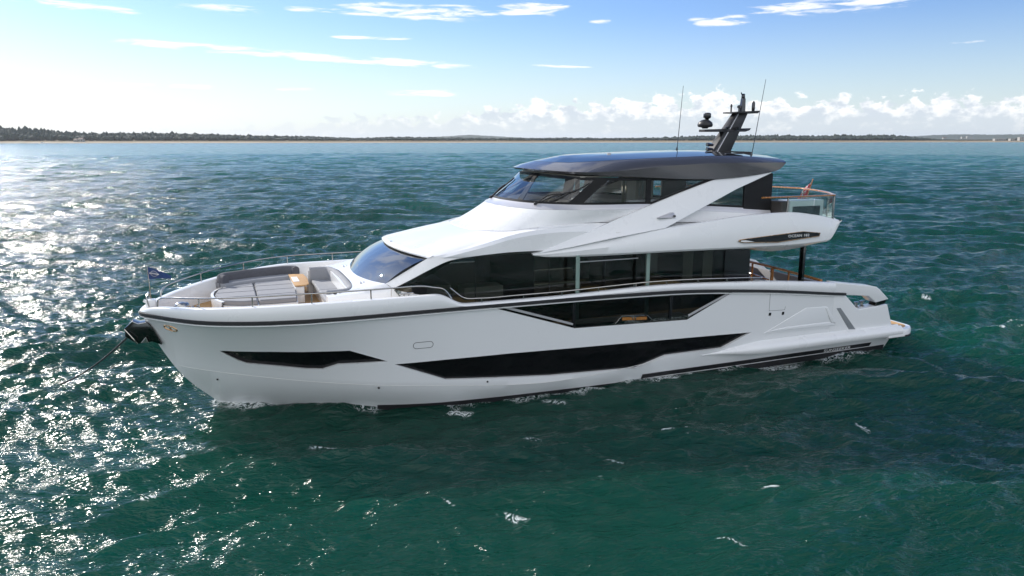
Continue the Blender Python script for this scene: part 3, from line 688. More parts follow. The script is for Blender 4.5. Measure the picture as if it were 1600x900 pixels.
text('badge_lettering', 'OCEAN 182', .125, (21.42-14, -3.474, 4.555), (math.pi/2, 0, 0), WHITEP, yacht, .004, 1.3)

# ---- wheelhouse glazing
WT = [(13.12, 0, 6.66), (13.13, .7, 6.66), (13.17, 1.3, 6.65), (13.27, 1.85, 6.64), (13.5, 2.25, 6.62), (13.9, 2.44, 6.61), (16.4, 2.52, 6.56), (20.9, 2.52, 6.45)]
GLB = [(x+.02, y-.02, z) for x, y, z in WB1]
N3 = 120
gb, gt = mirror(curve(GLB, N3)), mirror(curve(WT, N3))
b = MB(); b.grid([[tuple(p[k]*(1-t)+q[k]*t for k in range(3)) for p, q in zip(gb, gt)] for t in (0, .25, .5, .75, 1)])
whg = part(b, 'wheelhouse_glazing', WHEEL_GLASS, smooth=60)
def strip(b, f0, f1, w0, w1, d=.02):
    """frame bar on the glazing between fraction f0 on the sill and f1 on the head"""
    def at(r, f):
        i = min(max(f, 0), .99999)*(len(r)-1); k = int(i); t = i-k; return Vector(r[k])*(1-t) + Vector(r[k+1])*t
    L = len(gb)-1
    a0, a1, c0, c1 = at(gb, f0-w0), at(gb, f0+w0), at(gt, f1-w1), at(gt, f1+w1)
    o = (a1-a0).cross(c0-a0).normalized()
    if o.y*a0.y < 0 and abs(a0.y) > .5: o = -o
    b.prism([p + o*d for p in (a0, a1, c1, c0)], [p - o*d for p in (a0, a1, c1, c0)], .006, 1)
def frac(ring, x, port=True):
    L = len(ring)-1; best = min(range(len(ring)), key=lambda i: abs(ring[i][0]-x) + (0 if (ring[i][1] < 0) == port else 99)); return best/L
for port in (True, False):
    for xb, xt, wb, wt in ((11.98, 12.82, .006, .007), (13.35, 14.35, .011, .012), (15.95, 15.95, .0045, .0045)):
        b = MB(); strip(b, frac(gb, xb, port), frac(gt, xt, port), wb, wt); part(b, 'window_pillar', FRAMEB, whg)
b = MB(); b.grid([[(x-.01, y*1.004, z-.005) for x, y, z in gb], [(x+.015, y*1.004, z+.07) for x, y, z in gb]]); part(b, 'glazing_edge', FRAMEB, whg)
b = MB(); b.grid([[(x-.03, y*1.006, z-.08) for x, y, z in gt], [(x, y*1.006, z+.02) for x, y, z in gt]])
part(b, 'glazing_edge', FRAMEB, whg)
for s in (-1, 1):
    b = MB(); b.prism([(16.0, s*2.565, 5.76), (16.3, s*2.565, 5.72), (18.5, s*2.54, 6.42), (18.2, s*2.54, 6.47)], [(16.0, s*2.5, 5.76), (16.3, s*2.5, 5.72), (18.5, s*2.48, 6.42), (18.2, s*2.48, 6.47)])
    part(b, 'diagonal_frame', FRAMEB, whg)
    b = MB(); b.box(19.75, 20.92, s*2.53-.04, s*2.53+.04, 5.36, 6.64); part(b, 'aft_pillar', FRAMEB, whg)
b = MB(); b.box(20.88, 20.93, -2.5, 2.5, 5.0, 6.6); part(b, 'wheelhouse_aft_door', SALOON_GLASS)
# interior
b = MB(); b.box(12.9, 20.9, -2.3, 2.3, 5.22, 5.26); part(b, 'wheelhouse_floor', DARKIN)
b = MB(); b.prism([(12.75, -1.9, 5.74), (13.5, -1.9, 5.88), (13.7, -1.9, 5.26), (13.0, -1.9, 5.26)], [(12.75, 1.9, 5.74), (13.5, 1.9, 5.88), (13.7, 1.9, 5.26), (13.0, 1.9, 5.26)], .05); part(b, 'helm_console', DARKIN)
for y in (-.75, .75):
    b = MB(); b.box(14.1, 14.6, y-.3, y+.3, 5.62, 5.78, .05); b.prism([(14.55, y-.28, 5.7), (14.7, y-.28, 5.7), (14.85, y-.28, 6.42), (14.72, y-.28, 6.45)], [(14.55, y+.28, 5.7), (14.7, y+.28, 5.7), (14.85, y+.28, 6.42), (14.72, y+.28, 6.45)], .04); b.lathe((14.35, y, 5.2), [(.2, 0), (.06, .03), (.06, .42)]); part(b, 'helm_seat', FABRICD)
b = MB(); b.box(15.3, 17.2, -2.3, -1.6, 5.2, 5.62, .06); b.box(15.3, 17.2, -2.38, -2.2, 5.6, 5.86, .05); part(b, 'lounge_settee', FABRIC)
b = MB(); b.box(15.2, 15.6, -1.5, 1.6, 5.2, 5.66, .06); part(b, 'lounge_settee', FABRIC)
b = MB(); b.box(16.9, 17.0, -.2, .4, 5.2, 6.5); part(b, 'interior_column', CREAM)
for k in range(9):
    b = MB(); b.box(17.6+k*.16, 17.7+k*.16, 1.9, 1.98, 5.2, 6.5); part(b, 'screen_slat', CREAM)
# wipers
def gp(x, t, port, out=.045):
    """point on the glazing above sill station x, fraction t of the way up, a little proud of the pane"""
    f = frac(gb, x, port)*(len(gb)-1); k = min(int(f), len(gb)-2); q = f-k
    lo = Vector(gb[k])*(1-q) + Vector(gb[k+1])*q; hi = Vector(gt[k])*(1-q) + Vector(gt[k+1])*q
    nrm = (Vector(gb[k+1])-Vector(gb[k])).cross(hi-lo).normalized()
    if nrm.z < 0: nrm = -nrm
    return lo*(1-t) + hi*t + nrm*out
for port, x0, x1, x2, t2 in ((True, 12.38, 12.62, 13.25, .80), (False, 11.86, 11.92, 12.02, .72)):
    b = MB(); piv = gp(x0, -.05, port); mid = gp((x1+x2)/2, .05+t2*.5, port, .07)
    b.lathe(piv - Vector((0, 0, .03)), [(.055, 0), (.055, .06), (.02, .09)], 10)
    b.tube([piv, gp((x0+x1)/2, .25, port, .10), mid], .024, 6); b.tube([piv + Vector((.07, 0, .01)), gp((x0+x1)/2+.08, .25, port, .09), mid], .018, 6)
    b.tube([gp(x1 + (x2-x1)*i/6, .06 + (t2-.06)*i/6, port, .04) for i in range(7)], .026, 6); part(b, 'windscreen_wiper', RUBBER)

# ---- hardtop
RE0 = [(12.85, 0, 6.76), (12.86, .6, 6.76), (12.92, 1.2, 6.755), (13.08, 1.85, 6.745), (13.35, 2.3, 6.73), (13.85, 2.59, 6.705), (15.1, 2.68, 6.63), (18.4, 2.68, 6.49), (20.8, 2.62, 6.68), (21.42, 2.58, 6.96)]
REc = [(12.80, 0, 6.82), (12.81, .6, 6.82), (12.87, 1.22, 6.82), (13.04, 1.88, 6.81), (13.33, 2.33, 6.80), (13.85, 2.61, 6.79), (15.1, 2.69, 6.83), (16.8, 2.68, 6.96), (19.2, 2.66, 7.01), (21.45, 2.58, 7.0)]
RS = [(12.98, 0, 6.93), (12.99, .55, 6.93), (13.06, 1.1, 6.93), (13.25, 1.68, 6.92), (13.6, 2.1, 6.92), (14.3, 2.36, 6.97), (15.5, 2.52, 7.05), (17, 2.53, 7.11), (19.2, 2.52, 7.14), (21.5, 2.44, 7.05)]
RT = [(13.32, 0, 7.05), (13.33, .4, 7.05), (13.42, .85, 7.05), (13.68, 1.35, 7.05), (14.1, 1.75, 7.08), (14.7, 2.05, 7.12), (15.8, 2.22, 7.17), (17.3, 2.28, 7.215), (19.3, 2.28, 7.24), (21.55, 2.15, 7.11)]
RU = [(13.75, 0, 7.14), (13.77, .3, 7.14), (13.85, .6, 7.145), (14.05, .95, 7.15), (14.4, 1.2, 7.19), (15, 1.35, 7.25), (16, 1.4, 7.29), (17.4, 1.4, 7.33), (19.4, 1.4, 7.35), (21.7, 1.3, 7.2)]
RV = [(14.1, 0, 7.235), (14.12, .15, 7.235), (14.2, .3, 7.237), (14.4, .45, 7.24), (14.8, .6, 7.26), (15.3, .68, 7.29), (16.2, .7, 7.32), (17.5, .7, 7.355), (19.5, .7, 7.37), (21.85, .65, 7.22)]
RW = [(14.8, 0, 7.27), (14.82, .01, 7.27), (14.9, .01, 7.274), (15, .01, 7.28), (15.3, .01, 7.296), (15.7, .01, 7.31), (16.5, .01, 7.335), (17.7, .01, 7.365), (19.6, .01, 7.38), (21.95, .01, 7.23)]
RI = [(x+.25, max(0, y-.3), z-.0) for x, y, z in RE0]
b = MB(); b.grid([mirror(smoothlist(r, 8)) for r in (RI, RE0, REc, RS, RT)])
top = [r[-1] for r in (RI, RE0, REc, RS, RT, RU, RV, RW)]
b.grid([[(x, -y, z) for x, y, z in top], [(x, y, z) for x, y, z in top]])
roof = part(b, 'hardtop', ROOFM, smooth=40)
b = MB(); b.grid([mirror(smoothlist([(x, y, z+.004) for x, y, z in r], 8)) for r in (RT, RU, RV, RW)]); part(b, 'roof_panel', ROOFG, roof, smooth=40, label='glossy dark top panel of the hardtop reflecting the sky')
b = MB(); b.box(13.6, 20.9, -2.4, 2.4, 6.62, 6.66); part(b, 'headlining', CREAM)
for x, y, r in ((15.4, -.9, .07), (16.6, -.3, .06), (17.6, -1.0, .07), (18.4, .2, .06)):
    b = MB(); b.lathe((x, y, 7.26), [(r, 0), (r, .075), (.01, .085)], 12); part(b, 'roof_vent', SILVER)
b = MB(); b.prism([(19.3, -2.05, 7.28), (20.2, -1.85, 7.28), (20.2, -1.75, 7.28), (19.35, -1.9, 7.28)], [(19.3, -2.05, 7.31), (20.2, -1.85, 7.32), (20.2, -1.75, 7.32), (19.35, -1.9, 7.31)], .01, 1); part(b, 'mast_shadow_slab', MASTM)  # dark slab standing in for the mast's shadow on the roof
b = MB(); b.prism([(20.2, .2, 7.33), (21.3, -.9, 7.24), (21.6, -.5, 7.22), (20.8, .6, 7.3)], [(20.2, .2, 7.38), (21.3, -.9, 7.34), (21.6, -.5, 7.32), (20.8, .6, 7.37)], .02, 1); part(b, 'mast_shadow_slab', MASTM)  # shadow running from the mast foot, laid on as a second dark slab
# ================================================================ fittings
# ---- mast
def q2(x0, z0, x1, z1, w0, w1, y0, y1):
    """raked plate from the base to the head"""
    a = [(x0, -y0, z0), (x0+w0, -y0, z0), (x0+w0, y0, z0), (x0, y0, z0)]
    c = [(x1, -y1, z1), (x1+w1, -y1, z1), (x1+w1, y1, z1), (x1, y1, z1)]
    return a, c
b = MB(); b.prism(*q2(20.32, 7.28, 21.28, 8.76, .62, .42, .17, .12), .02, 2)
mast = part(b, 'mast', MASTM)
b = MB(); b.prism(*q2(20.06, 7.28, 21.16, 8.74, .12, .08, .2, .13), .01, 1); part(b, 'mast_leading_plate', MASTM, mast)
b = MB(); b.prism([(20.30, -.185, 7.3), (20.345, -.185, 7.3), (21.285, -.13, 8.74), (21.25, -.13, 8.74)], [(20.30, .0, 7.3), (20.345, .0, 7.3), (21.285, .0, 8.74), (21.25, .0, 8.74)]); part(b, 'mast_lit_strip', SILVER, mast)  # silver strip painted in for the sunlit front edge of the mast
b = MB(); b.prism([(19.75, -.2, 8.05), (21.6, -.16, 8.05), (21.85, -.1, 8.12), (21.85, .1, 8.12), (21.6, .16, 8.05), (19.75, .2, 8.05)], [(19.75, -.2, 8.14), (21.6, -.16, 8.12), (21.9, -.1, 8.2), (21.9, .1, 8.2), (21.6, .16, 8.12), (19.75, .2, 8.14)], .015, 1)
part(b, 'radar_bracket', MASTM, mast)
b = MB(); b.lathe((19.88, 0, 8.17), [(.10, 0), (.12, .04), (.25, .06), (.28, .13), (.25, .22), (.15, .3), (.05, .33)], 20); part(b, 'radar_dome', MASTM, mast, smooth=60)
b = MB(); b.lathe((19.95, 0, 8.46), [(.06, 0), (.07, .06), (.11, .08), (.14, .11), (.14, .24), (.11, .27), (.03, .28)], 16); part(b, 'satellite_dome', BLACK, mast, smooth=60)
b = MB(); b.prism([(20.95, -.42, 8.73), (21.95, -.38, 8.73), (21.95, .38, 8.73), (20.95, .42, 8.73)], [(20.95, -.42, 8.78), (22.05, -.38, 8.83), (22.05, .38, 8.83), (20.95, .42, 8.78)], .012, 1); part(b, 'masthead_spreader', MASTM, mast)
b = MB(); b.prism(*q2(21.4, 8.78, 21.46, 9.28, .2, .14, .08, .06), .01, 1); b.lathe((21.52, 0, 9.26), [(.05, 0), (.07, .03), (.07, .12), (.05, .15), (.08, .17), (.03, .19)], 12); b.tube([(21.46, 0, 9.4), (21.42, 0, 9.49)], .02, 6); part(b, 'masthead_light', BLACK, mast)
b = MB(); b.lathe((21.12, -.3, 8.78), [(.03, 0), (.03, .12), (.07, .14), (.07, .21), (.02, .24)], 10); part(b, 'navigation_light', BLACK, mast)
b = MB(); b.lathe((21.85, -.2, 8.82), [(.055, 0), (.065, .1), (.06, .3), (.02, .36)], 10); part(b, 'navigation_light', BLACK, mast)
b = MB(); b.lathe((21.2, .25, 8.78), [(.03, 0), (.03, .2), (.05, .22), (.02, .3)], 10); part(b, 'navigation_light', BLACK, mast)
b = MB(); b.lathe((20.68, -.24, 8.14), [(.06, 0), (.07, .06), (.03, .1)], 10); part(b, 'floodlight', BLACK, mast)
b = MB(); b.lathe((21.15, -.24, 8.12), [(.05, 0), (.06, .1), (.03, .14)], 10); part(b, 'floodlight', BLACK, mast)
b = MB(); 
for z in (7.42, 7.58): b.tube([(20.05, -.3, z), (19.78, -.3, z+.02)], .045, 8, .07); b.tube([(20.1, -.2, z), (20.05, -.3, z)], .02, 6)
part(b, 'horn', BLACK, mast)
# ---- whip antennas
for base, tip in (((20.95, -1.35, 7.14), (21.33, -1.4, 9.86)), ((19.62, 1.35, 7.28), (19.82, 1.4, 9.78))):
    b = MB(); b.tube([base, tuple(base[k]+(tip[k]-base[k])*.5 for k in range(3)), tip], .016, 6, .008); an = part(b, 'whip_antenna', BLACK)
    b = MB(); b.lathe((base[0], base[1], base[2]-.03), [(.07, 0), (.06, .08), (.03, .2), (.02, .24)], 10); b.tube([(base[0]+.02, base[1], base[2]+.1), (base[0]-.05, base[1]-.2, base[2]+.0)], .02, 6); part(b, 'antenna_base', DSTEEL, an)

# ---- upper aft deck: glass balustrade, teak rail, bar cabinet
RAIL = [(21.05, -3.24), (22.2, -3.24), (23.12, -3.22), (23.2, -3.12), (23.85, -2.2), (24.4, -1.1), (24.7, 0)]
full = RAIL + [(x, -y) for x, y in RAIL[::-1][1:]]
b = MB(); path = curve([(x, y, 5.87) for x, y in [(19.95, -3.24)] + full + [(19.95, 3.24)]], 120, True); b.tube(path, .045, 8, flat=.7); tr = part(b, 'teak_handrail', VARN, label='varnished teak handrail round the upper aft deck')
for i in range(len(full)-1):
    (x0, y0), (x1, y1) = full[i], full[i+1]; d = Vector((x1-x0, y1-y0)); L = d.length
    if L < .3: continue
    d.normalize(); nx, ny = -d.y*.006, d.x*.006; g0, g1 = .03, L-.03
    pts = [(x0+d.x*g0+nx, y0+d.y*g0+ny), (x0+d.x*g1+nx, y0+d.y*g1+ny), (x0+d.x*g1-nx, y0+d.y*g1-ny), (x0+d.x*g0-nx, y0+d.y*g0-ny)]
    b = MB(); b.prism([(x, y, 4.98) for x, y in pts], [(x, y, 5.83) for x, y in pts]); part(b, 'balustrade_panel', CLEAR_GLASS, smooth=0)
for x, y in [full[0], full[2], full[3], full[4], full[6], full[8], full[9], full[10], full[12]]:
    b = MB(); b.box(x-.022, x+.022, y-.022, y+.022, 4.96, 5.84, .005, 1); part(b, 'balustrade_post', STEEL)
b = MB(); b.box(21.25, 22.75, -3.12, -2.5, 4.95, 5.72, .03); cab = part(b, 'bar_cabinet', GEL)
b = MB(); b.box(21.38, 22.6, -3.128, -3.11, 5.0, 5.52, .006, 1); part(b, 'cabinet_door', PANELM, cab)
b = MB(); b.box(20.94, 21.24, -3.05, -2.3, 4.95, 5.7, .02); part(b, 'deck_locker', DARKIN)

# ---- aft cockpit
for s in (-1, 1):
    b = MB(); x = 22.1; b.box(x-.06, x+.06, s*3.0-.10, s*3.0+.10, 1.7, 4.2, .03); part(b, 'cockpit_pillar', DSTEEL)
b = MB(); b.tube(curve([(22.86, -3.2, 2.84), (23.0, -1.5, 2.86), (23.05, 0, 2.88), (23.0, 1.5, 2.9), (22.86, 3.2, 2.92)], 20), .05, 8); ck = part(b, 'cockpit_handrail', VARN)
b = MB()
for y, w in ((-1.45, .03), (-.55, .045), (.6, .03), (1.6, .03)): b.box(22.97-w, 22.97+w, y-w, y+w, 1.7, 2.86, .005, 1)
b.tube([(22.95, -.4, 2.38), (23.05, .8, 2.42), (23.0, 3.1, 2.46)], .03, 6)
part(b, 'handrail_post', VARN, ck)
b = MB(); b.prism([(22.6, 3.0, 1.7), (24.3, 3.0, 1.7), (23.6, 3.0, 2.9), (23.0, 3.0, 3.55), (22.4, 3.0, 3.65), (22.0, 3.0, 3.2)], [(22.6, 3.25, 1.7), (24.3, 3.25, 1.7), (23.6, 3.25, 2.9), (23.0, 3.25, 3.55), (22.4, 3.25, 3.65), (22.0, 3.25, 3.2)], .05); part(b, 'stair_side', DECKW)
b = MB()
for k in range(6): b.box(21.6+k*.26, 21.9+k*.26, 2.2, 3.0, 2.95-k*.2, 3.0-k*.2, .01, 1)
part(b, 'stair_tread', DECKW)
b = MB(); b.box(23.4, 24.0, -2.2, 2.2, 1.7, 2.1, .05); b.box(23.9, 24.1, -2.2, 2.2, 2.0, 2.5, .06); part(b, 'cockpit_settee', FABRIC)

# ---- stainless rails
def cap_pt(x, off, dz):
    p = plan(x, off); return (p[0], p[1], cap_z(x)+dz)
for s in (-1, 1):
    P = [cap_pt(1.18, .11, 0), cap_pt(1.2, .11, .17), cap_pt(1.3, .11, .245)] + [cap_pt(x, .11, .265) for x in (1.5, 2, 2.6, 3.2, 3.8, 4.5, 5.3, 6.2, 7, 7.5, 7.9)] + [cap_pt(8.2, .11, .25), cap_pt(8.5, .11, .19), cap_pt(8.75, .11, .18), cap_pt(9.0, .11, .02)]
    b = MB(); b.tube(curve([(x, s*y, z) for x, y, z in P], 90), .022, 8); br = part(b, 'bow_rail', STEEL)
    for x in (2.3, 3.65, 5.15, 6.72):
        b = MB(); p = cap_pt(x, .11, 0); b.tube([(p[0], s*p[1], p[2]-.01), (p[0], s*p[1], p[2]+.26)], .018, 8); part(b, 'stanchion', STEEL, br)
    P = [cap_pt(8.95, .1, .30), cap_pt(9.4, .1, .15)] + [cap_pt(x, .1, .125) for x in (9.8, 11, 12.5, 14, 15.5, 17, 18.5, 19.6)] + [cap_pt(19.95, .1, .12)]
    b = MB(); b.tube(curve([(x, s*y, z) for x, y, z in P], 90), .022, 8); sr = part(b, 'side_rail', STEEL)
    for x in (9.9, 11.2, 12.45, 13.7, 14.95, 16.15, 17.35, 18.5, 19.5):
        b = MB(); p = cap_pt(x, .1, 0); b.tube([(p[0], s*p[1], p[2]-.01), (p[0], s*p[1], p[2]+.12)], .018, 8); part(b, 'stanchion', STEEL, sr)
    b = MB(); x, y, z = cap_pt(7.75, .34, 0)
    for dx in (-.07, .07): b.tube([(x+dx, s*y, 2.95), (x+dx, s*y, z+.03)], .022, 8)
    b.tube([(x-.2, s*y, z+.035), (x+.2, s*y, z+.035)], .024, 8); b.box(x-.14, x+.14, s*y-.09, s*y+.09, 2.9, z-.05, .02, 1); part(b, 'deck_cleat', STEEL)
b = MB(); b.tube(curve([(1.02, -.3, 3.12), (.98, -.3, 3.40), (1.0, -.15, 3.46), (1.0, .15, 3.46), (.98, .3, 3.40), (1.02, .3, 3.12)], 24), .022, 8); part(b, 'pulpit_hoop', STEEL)
b = MB(); b.box(.92, 1.18, -.14, .14, 3.02, 3.28, .04); b.tube([(.98, 0, 3.2), (.86, 0, 3.26)], .05, 8); part(b, 'bow_roller', GEL)

# ---- foredeck furniture
PADX = [(2.76, .75), (2.84, .2), (3.0, -.35), (3.5, -.62), (4.3, -.66), (5.05, -.66), (5.14, .6), (5.16, 1.5), (5.12, 2.42), (4.3, 2.42), (3.6, 2.3), (3.1, 2.0), (2.86, 1.5)]
def grow(p, d):
    cx = sum(q[0] for q in p)/len(p); cy = sum(q[1] for q in p)/len(p)
    return [(x + d*(x-cx)/math.hypot(x-cx, y-cy), y + d*(y-cy)/math.hypot(x-cx, y-cy)) for x, y in p]
b = MB(); b.prism([(x, y, 2.69) for x, y in grow(PADX, -.02)], [(x, y, 3.0) for x, y in grow(PADX, .03)], .02); base = part(b, 'sunbed', GEL)
b = MB(); front = [(3.02, -.42), (2.82, .1), (2.72, .75), (2.82, 1.5), (3.05, 2.02)]
b.grid([[(x-.06, y, 2.70) for x, y, _ in curve([(x, y, 0) for x, y in front], 16)], [(x-.09, y, 3.0) for x, y, _ in curve([(x, y, 0) for x, y in front], 16)], [(x-.08, y, 3.12) for x, y, _ in curve([(x, y, 0) for x, y in front], 16)], [(x+.0, y, 3.13) for x, y, _ in curve([(x, y, 0) for x, y in front], 16)]]); part(b, 'sunbed_rim', GEL, base)
# cushions split by seams
def clip_pad(xa, xb, ya, yb, z0, z1, bev):
    t = bmesh.new(); g = .0
    a = [t.verts.new((x, y, z0)) for x, y in PADX]; c = [t.verts.new((x, y, z1)) for x, y in PADX]; n_ = len(PADX)
    t.faces.new(a[::-1]); t.faces.new(c)
    for i in range(n_): t.faces.new([a[i], a[(i+1) % n_], c[(i+1) % n_], c[i]])
    for co, no in (((xa, 0, 0), (-1, 0, 0)), ((xb, 0, 0), (1, 0, 0)), ((0, ya, 0), (0, -1, 0)), ((0, yb, 0), (0, 1, 0))):
        r = bmesh.ops.bisect_plane(t, geom=list(t.verts)+list(t.edges)+list(t.faces), plane_co=co, plane_no=no, clear_outer=True)
        ed = [e for e in r['geom_cut'] if isinstance(e, bmesh.types.BMEdge)]
        if ed: bmesh.ops.holes_fill(t, edges=t.edges)
    bmesh.ops.recalc_face_normals(t, faces=t.faces)
    bmesh.ops.bevel(t, geom=[e for e in t.edges if len(e.link_faces) == 2 and e.calc_face_angle(0) > .5], offset=bev, segments=2, affect='EDGES', clamp_overlap=True)
    return t
for xa, xb in ((2.5, 3.93), (3.965, 5.4)):
    ys = [-.9, .12, .86, 1.6, 2.6]
    for ya, yb in zip(ys, ys[1:]):
        b = MB(); b.take(clip_pad(xa, xb, ya+.006, yb-.006, 3.0, 3.15, .03)); part(b, 'sunbed_cushion', FABRIC, base)
# curved settee along the starboard bulwark
def sweep(b, path, w0, w1, z0, z1, bev=.05):
    P = [Vector(p) for p in path]; rows = []
    for i, p in enumerate(P):
        d = (P[min(i+1, len(P)-1)] - P[max(i-1, 0)]).normalized(); n_ = Vector((-d.y, d.x))
        pr = [(w0, z0), (w0, z1-bev), (w0+bev*.35, z1-bev*.35), (w0+bev, z1), (w1-bev, z1), (w1-bev*.35, z1-bev*.35), (w1, z1-bev), (w1, z0)]
        rows.append([(p.x+n_.x*o, p.y+n_.y*o, z) for o, z in pr])
    b.grid(rows)
    for r in (rows[0], rows[-1]): b.face(r)
sp = curve([(2.92, 2.02, 0), (3.3, 2.28, 0), (3.9, 2.52, 0), (4.5, 2.66, 0), (5.22, 2.74, 0)], 24)
b = MB(); sweep(b, [(p[0], p[1]) for p in sp], -.28, .42, 2.69, 3.10, .02); st = part(b, 'side_settee', GEL)
for a, c in ((0, 13), (13, 24)):
    b = MB(); sweep(b, [(p[0], p[1]) for p in sp[a:c+(1 if c < 24 else 0)]], -.30, .30, 3.05, 3.24, .07); part(b, 'seat_cushion', FABRIC, st)
bp = curve([(3.10, 1.98, 0), (2.96, 2.20, 0), (3.02, 2.44, 0), (3.4, 2.66, 0), (4.0, 2.92, 0), (4.6, 3.06, 0), (5.12, 3.14, 0), (5.34, 3.05, 0), (5.38, 2.86, 0)], 44)
b = MB(); sweep(b, [(p[0], p[1]) for p in bp], -.12, .12, 3.12, 3.50, .09); part(b, 'backrest', FABRICD, st, smooth=60)
# table
b = MB(); b.box(5.12, 5.40, .55, 2.62, 2.69, 3.24, .05, 3); tb = part(b, 'deck_table', GEL)
b = MB(); b.prism([(5.10, .5, 3.25), (5.44, .5, 3.25), (5.56, .72, 3.25), (5.62, 1.7, 3.25), (5.58, 2.5, 3.25), (5.10, 2.66, 3.25)], [(5.10, .5, 3.29), (5.44, .5, 3.29), (5.56, .72, 3.29), (5.62, 1.7, 3.29), (5.58, 2.5, 3.29), (5.10, 2.66, 3.29)], .012, 2); part(b, 'table_top', TEAK, tb)
b = MB(); b.box(5.13, 5.32, 1.15, 2.0, 3.285, 3.30, .006, 1); part(b, 'table_inlay', WHITEP, tb)
# settee in front of the windscreen
b = MB(); b.box(5.84, 6.62, -1.9, 2.12, 2.69, 3.02, .03); b.box(6.36, 6.66, -2.1, 2.12, 2.69, 3.5, .02); s2 = part(b, 'aft_settee', GEL)
for ya, yb in ((-1.86, .12), (.13, 2.08)):
    b = MB(); b.box(5.78, 6.42, ya, yb, 3.0, 3.17, .05, 3); part(b, 'seat_cushion', FABRIC, s2)
back = curve([(5.74, -2.03, 0), (6.1, -2.03, 0), (6.34, -1.96, 0), (6.47, -1.7, 0), (6.53, -.9, 0), (6.55, 0, 0), (6.53, .9, 0), (6.47, 1.7, 0), (6.36, 2.02, 0), (6.1, 2.1, 0), (5.74, 2.1, 0)], 50)
b = MB(); sweep(b, [(p[0], p[1]) for p in back], -.10, .13, 3.08, 3.57, .08); part(b, 'backrest', FABRIC, s2, smooth=60)
b = MB()
for y in (-2.22, 2.24):
    for x in (5.95, 6.1): b.lathe((x, y, 3.49), [(.05, 0), (.05, .02), (.035, .02), (.03, .005)], 10)
part(b, 'cup_holder', BLACK, s2)
# windlass and bollards
b = MB(); b.lathe((1.86, -.12, 2.69), [(.2, 0), (.2, .1), (.12, .16), (.12, .22), (.2, .28), (.22, .36), (.17, .44), (.06, .47)], 20); part(b, 'anchor_windlass', STEEL, smooth=60)
for x, y in ((2.12, -.62), (2.2, .35)):
    b = MB(); b.box(x-.12, x+.12, y-.07, y+.07, 2.69, 2.72, .01, 1)
    for d in (-.07, .07): b.lathe((x+d, y, 2.7), [(.03, 0), (.025, .16), (.05, .19), (.05, .21), (.01, .22)], 10)
    part(b, 'deck_bollard', STEEL)
b = MB(); b.box(2.5, 2.58, -.3, .1, 2.69, 2.86, .01, 1); b.box(2.62, 2.66, -.25, .05, 2.69, 2.9, .01, 1); part(b, 'chain_stopper', DSTEEL)
b = MB(); b.box(7.0, 7.02, -2.9, -2.84, 3.2, 3.3, .008, 1); b.lathe((6.95, -2.77, 3.22), [(.035, 0), (.035, .1), (.02, .12)], 8); part(b, 'deck_filler', STEEL)

# ================================================================ flags and chain: things of their own
fl = tag(empty('bow_pennant', (1.06, 0, 3.24)), 'small navy pennant with white ring emblem on a thin staff at the bow', 'flag')
b = MB(); b.tube([(0, 0, 0), (-.02, 0, 1.0)], .012, 6); b.build('flagstaff', STEEL, fl)
b = MB(); rows = []
def pen(u, v):
    w = .30*(1-u) + .07*u; zc = .80 - .06*u - .1*u*u
    return (.0 - .02 + .60*u, .035*math.sin(u*7+v)*u**.7, zc + (v-.5)*2*w*.62)
for i in range(15): rows.append([pen(i/14, j/6) for j in range(7)])
b.grid(rows); b.grid([[(x, y+.004, z) for x, y, z in r] for r in rows]); pf = b.build('pennant', NAVY, fl)
b = MB()
def onpen(u, v, d=-.006): x, y, z = pen(u, v); return (x, y+d, z)
b.tube([onpen(.28+.15*math.cos(a), .5+.26*math.sin(a)) for a in [2*math.pi*i/24 for i in range(25)]], .009, 5, flat=.5)
b.grid([[onpen(.08+.4*i/10, .45, -.012) for i in range(11)], [onpen(.08+.4*i/10, .57, -.012) for i in range(11)]]); b.build('emblem', WHITEB, pf)
text('emblem_lettering', 'SUNSEEKER', .055, (.145, -.028, .79), (math.pi/2, 0, 0), NAVY, pf, .001, 1.)

en = tag(empty('stern_ensign', (24.85, .1, 4.96)), 'red ensign with union canton hanging from a slanted staff behind the upper deck rail', 'flag')
b = MB(); b.tube([(0, 0, 0), (.42, 0, 1.27)], .02, 8); b.build('flagstaff', VARN, en)
me = bmesh.new(); NU, NV = 36, 24; V = []
for i in range(NU+1):
    u = i/NU; r = []
    for j in range(NV+1):
        v = j/NV
        # hoist runs down the staff, cloth droops and gathers
        hx, hz = .40 - .20*(1-v), 1.22 - .62*(1-v)
        r.append(me.verts.new((hx - .85*u*(.62+.38*(1-v)) + .02*math.sin(9*u+2*v), .06*math.sin(9*u+3*v)*(.3+u) + .06*u, hz - .52*u - .06*u*u)))
    V.append(r)
for i in range(NU):
    for j in range(NV):
        f = me.faces.new([V[i][j], V[i+1][j], V[i+1][j+1], V[i][j+1]]); u, v = (i+.5)/NU, (j+.5)/NV; k = 0
        if u < .5 and v > .5:
            a, c = u/.5, (v-.5)/.5; k = 2
            if min(abs(a-c), abs(a-(1-c))) < .17: k = 1
            if min(abs(a-c), abs(a-(1-c))) < .07: k = 0
            if abs(a-.5) < .17 or abs(c-.5) < .26: k = 1
            if abs(a-.5) < .1 or abs(c-.5) < .16: k = 0
        f.material_index = k; f.smooth = True
m_ = bpy.data.meshes.new('ensign'); me.to_mesh(m_); me.free()
for x in (REDB, WHITEB, NAVY): m_.materials.append(x)
eo = bpy.data.objects.new('ensign', m_); col.objects.link(eo); eo.parent = en

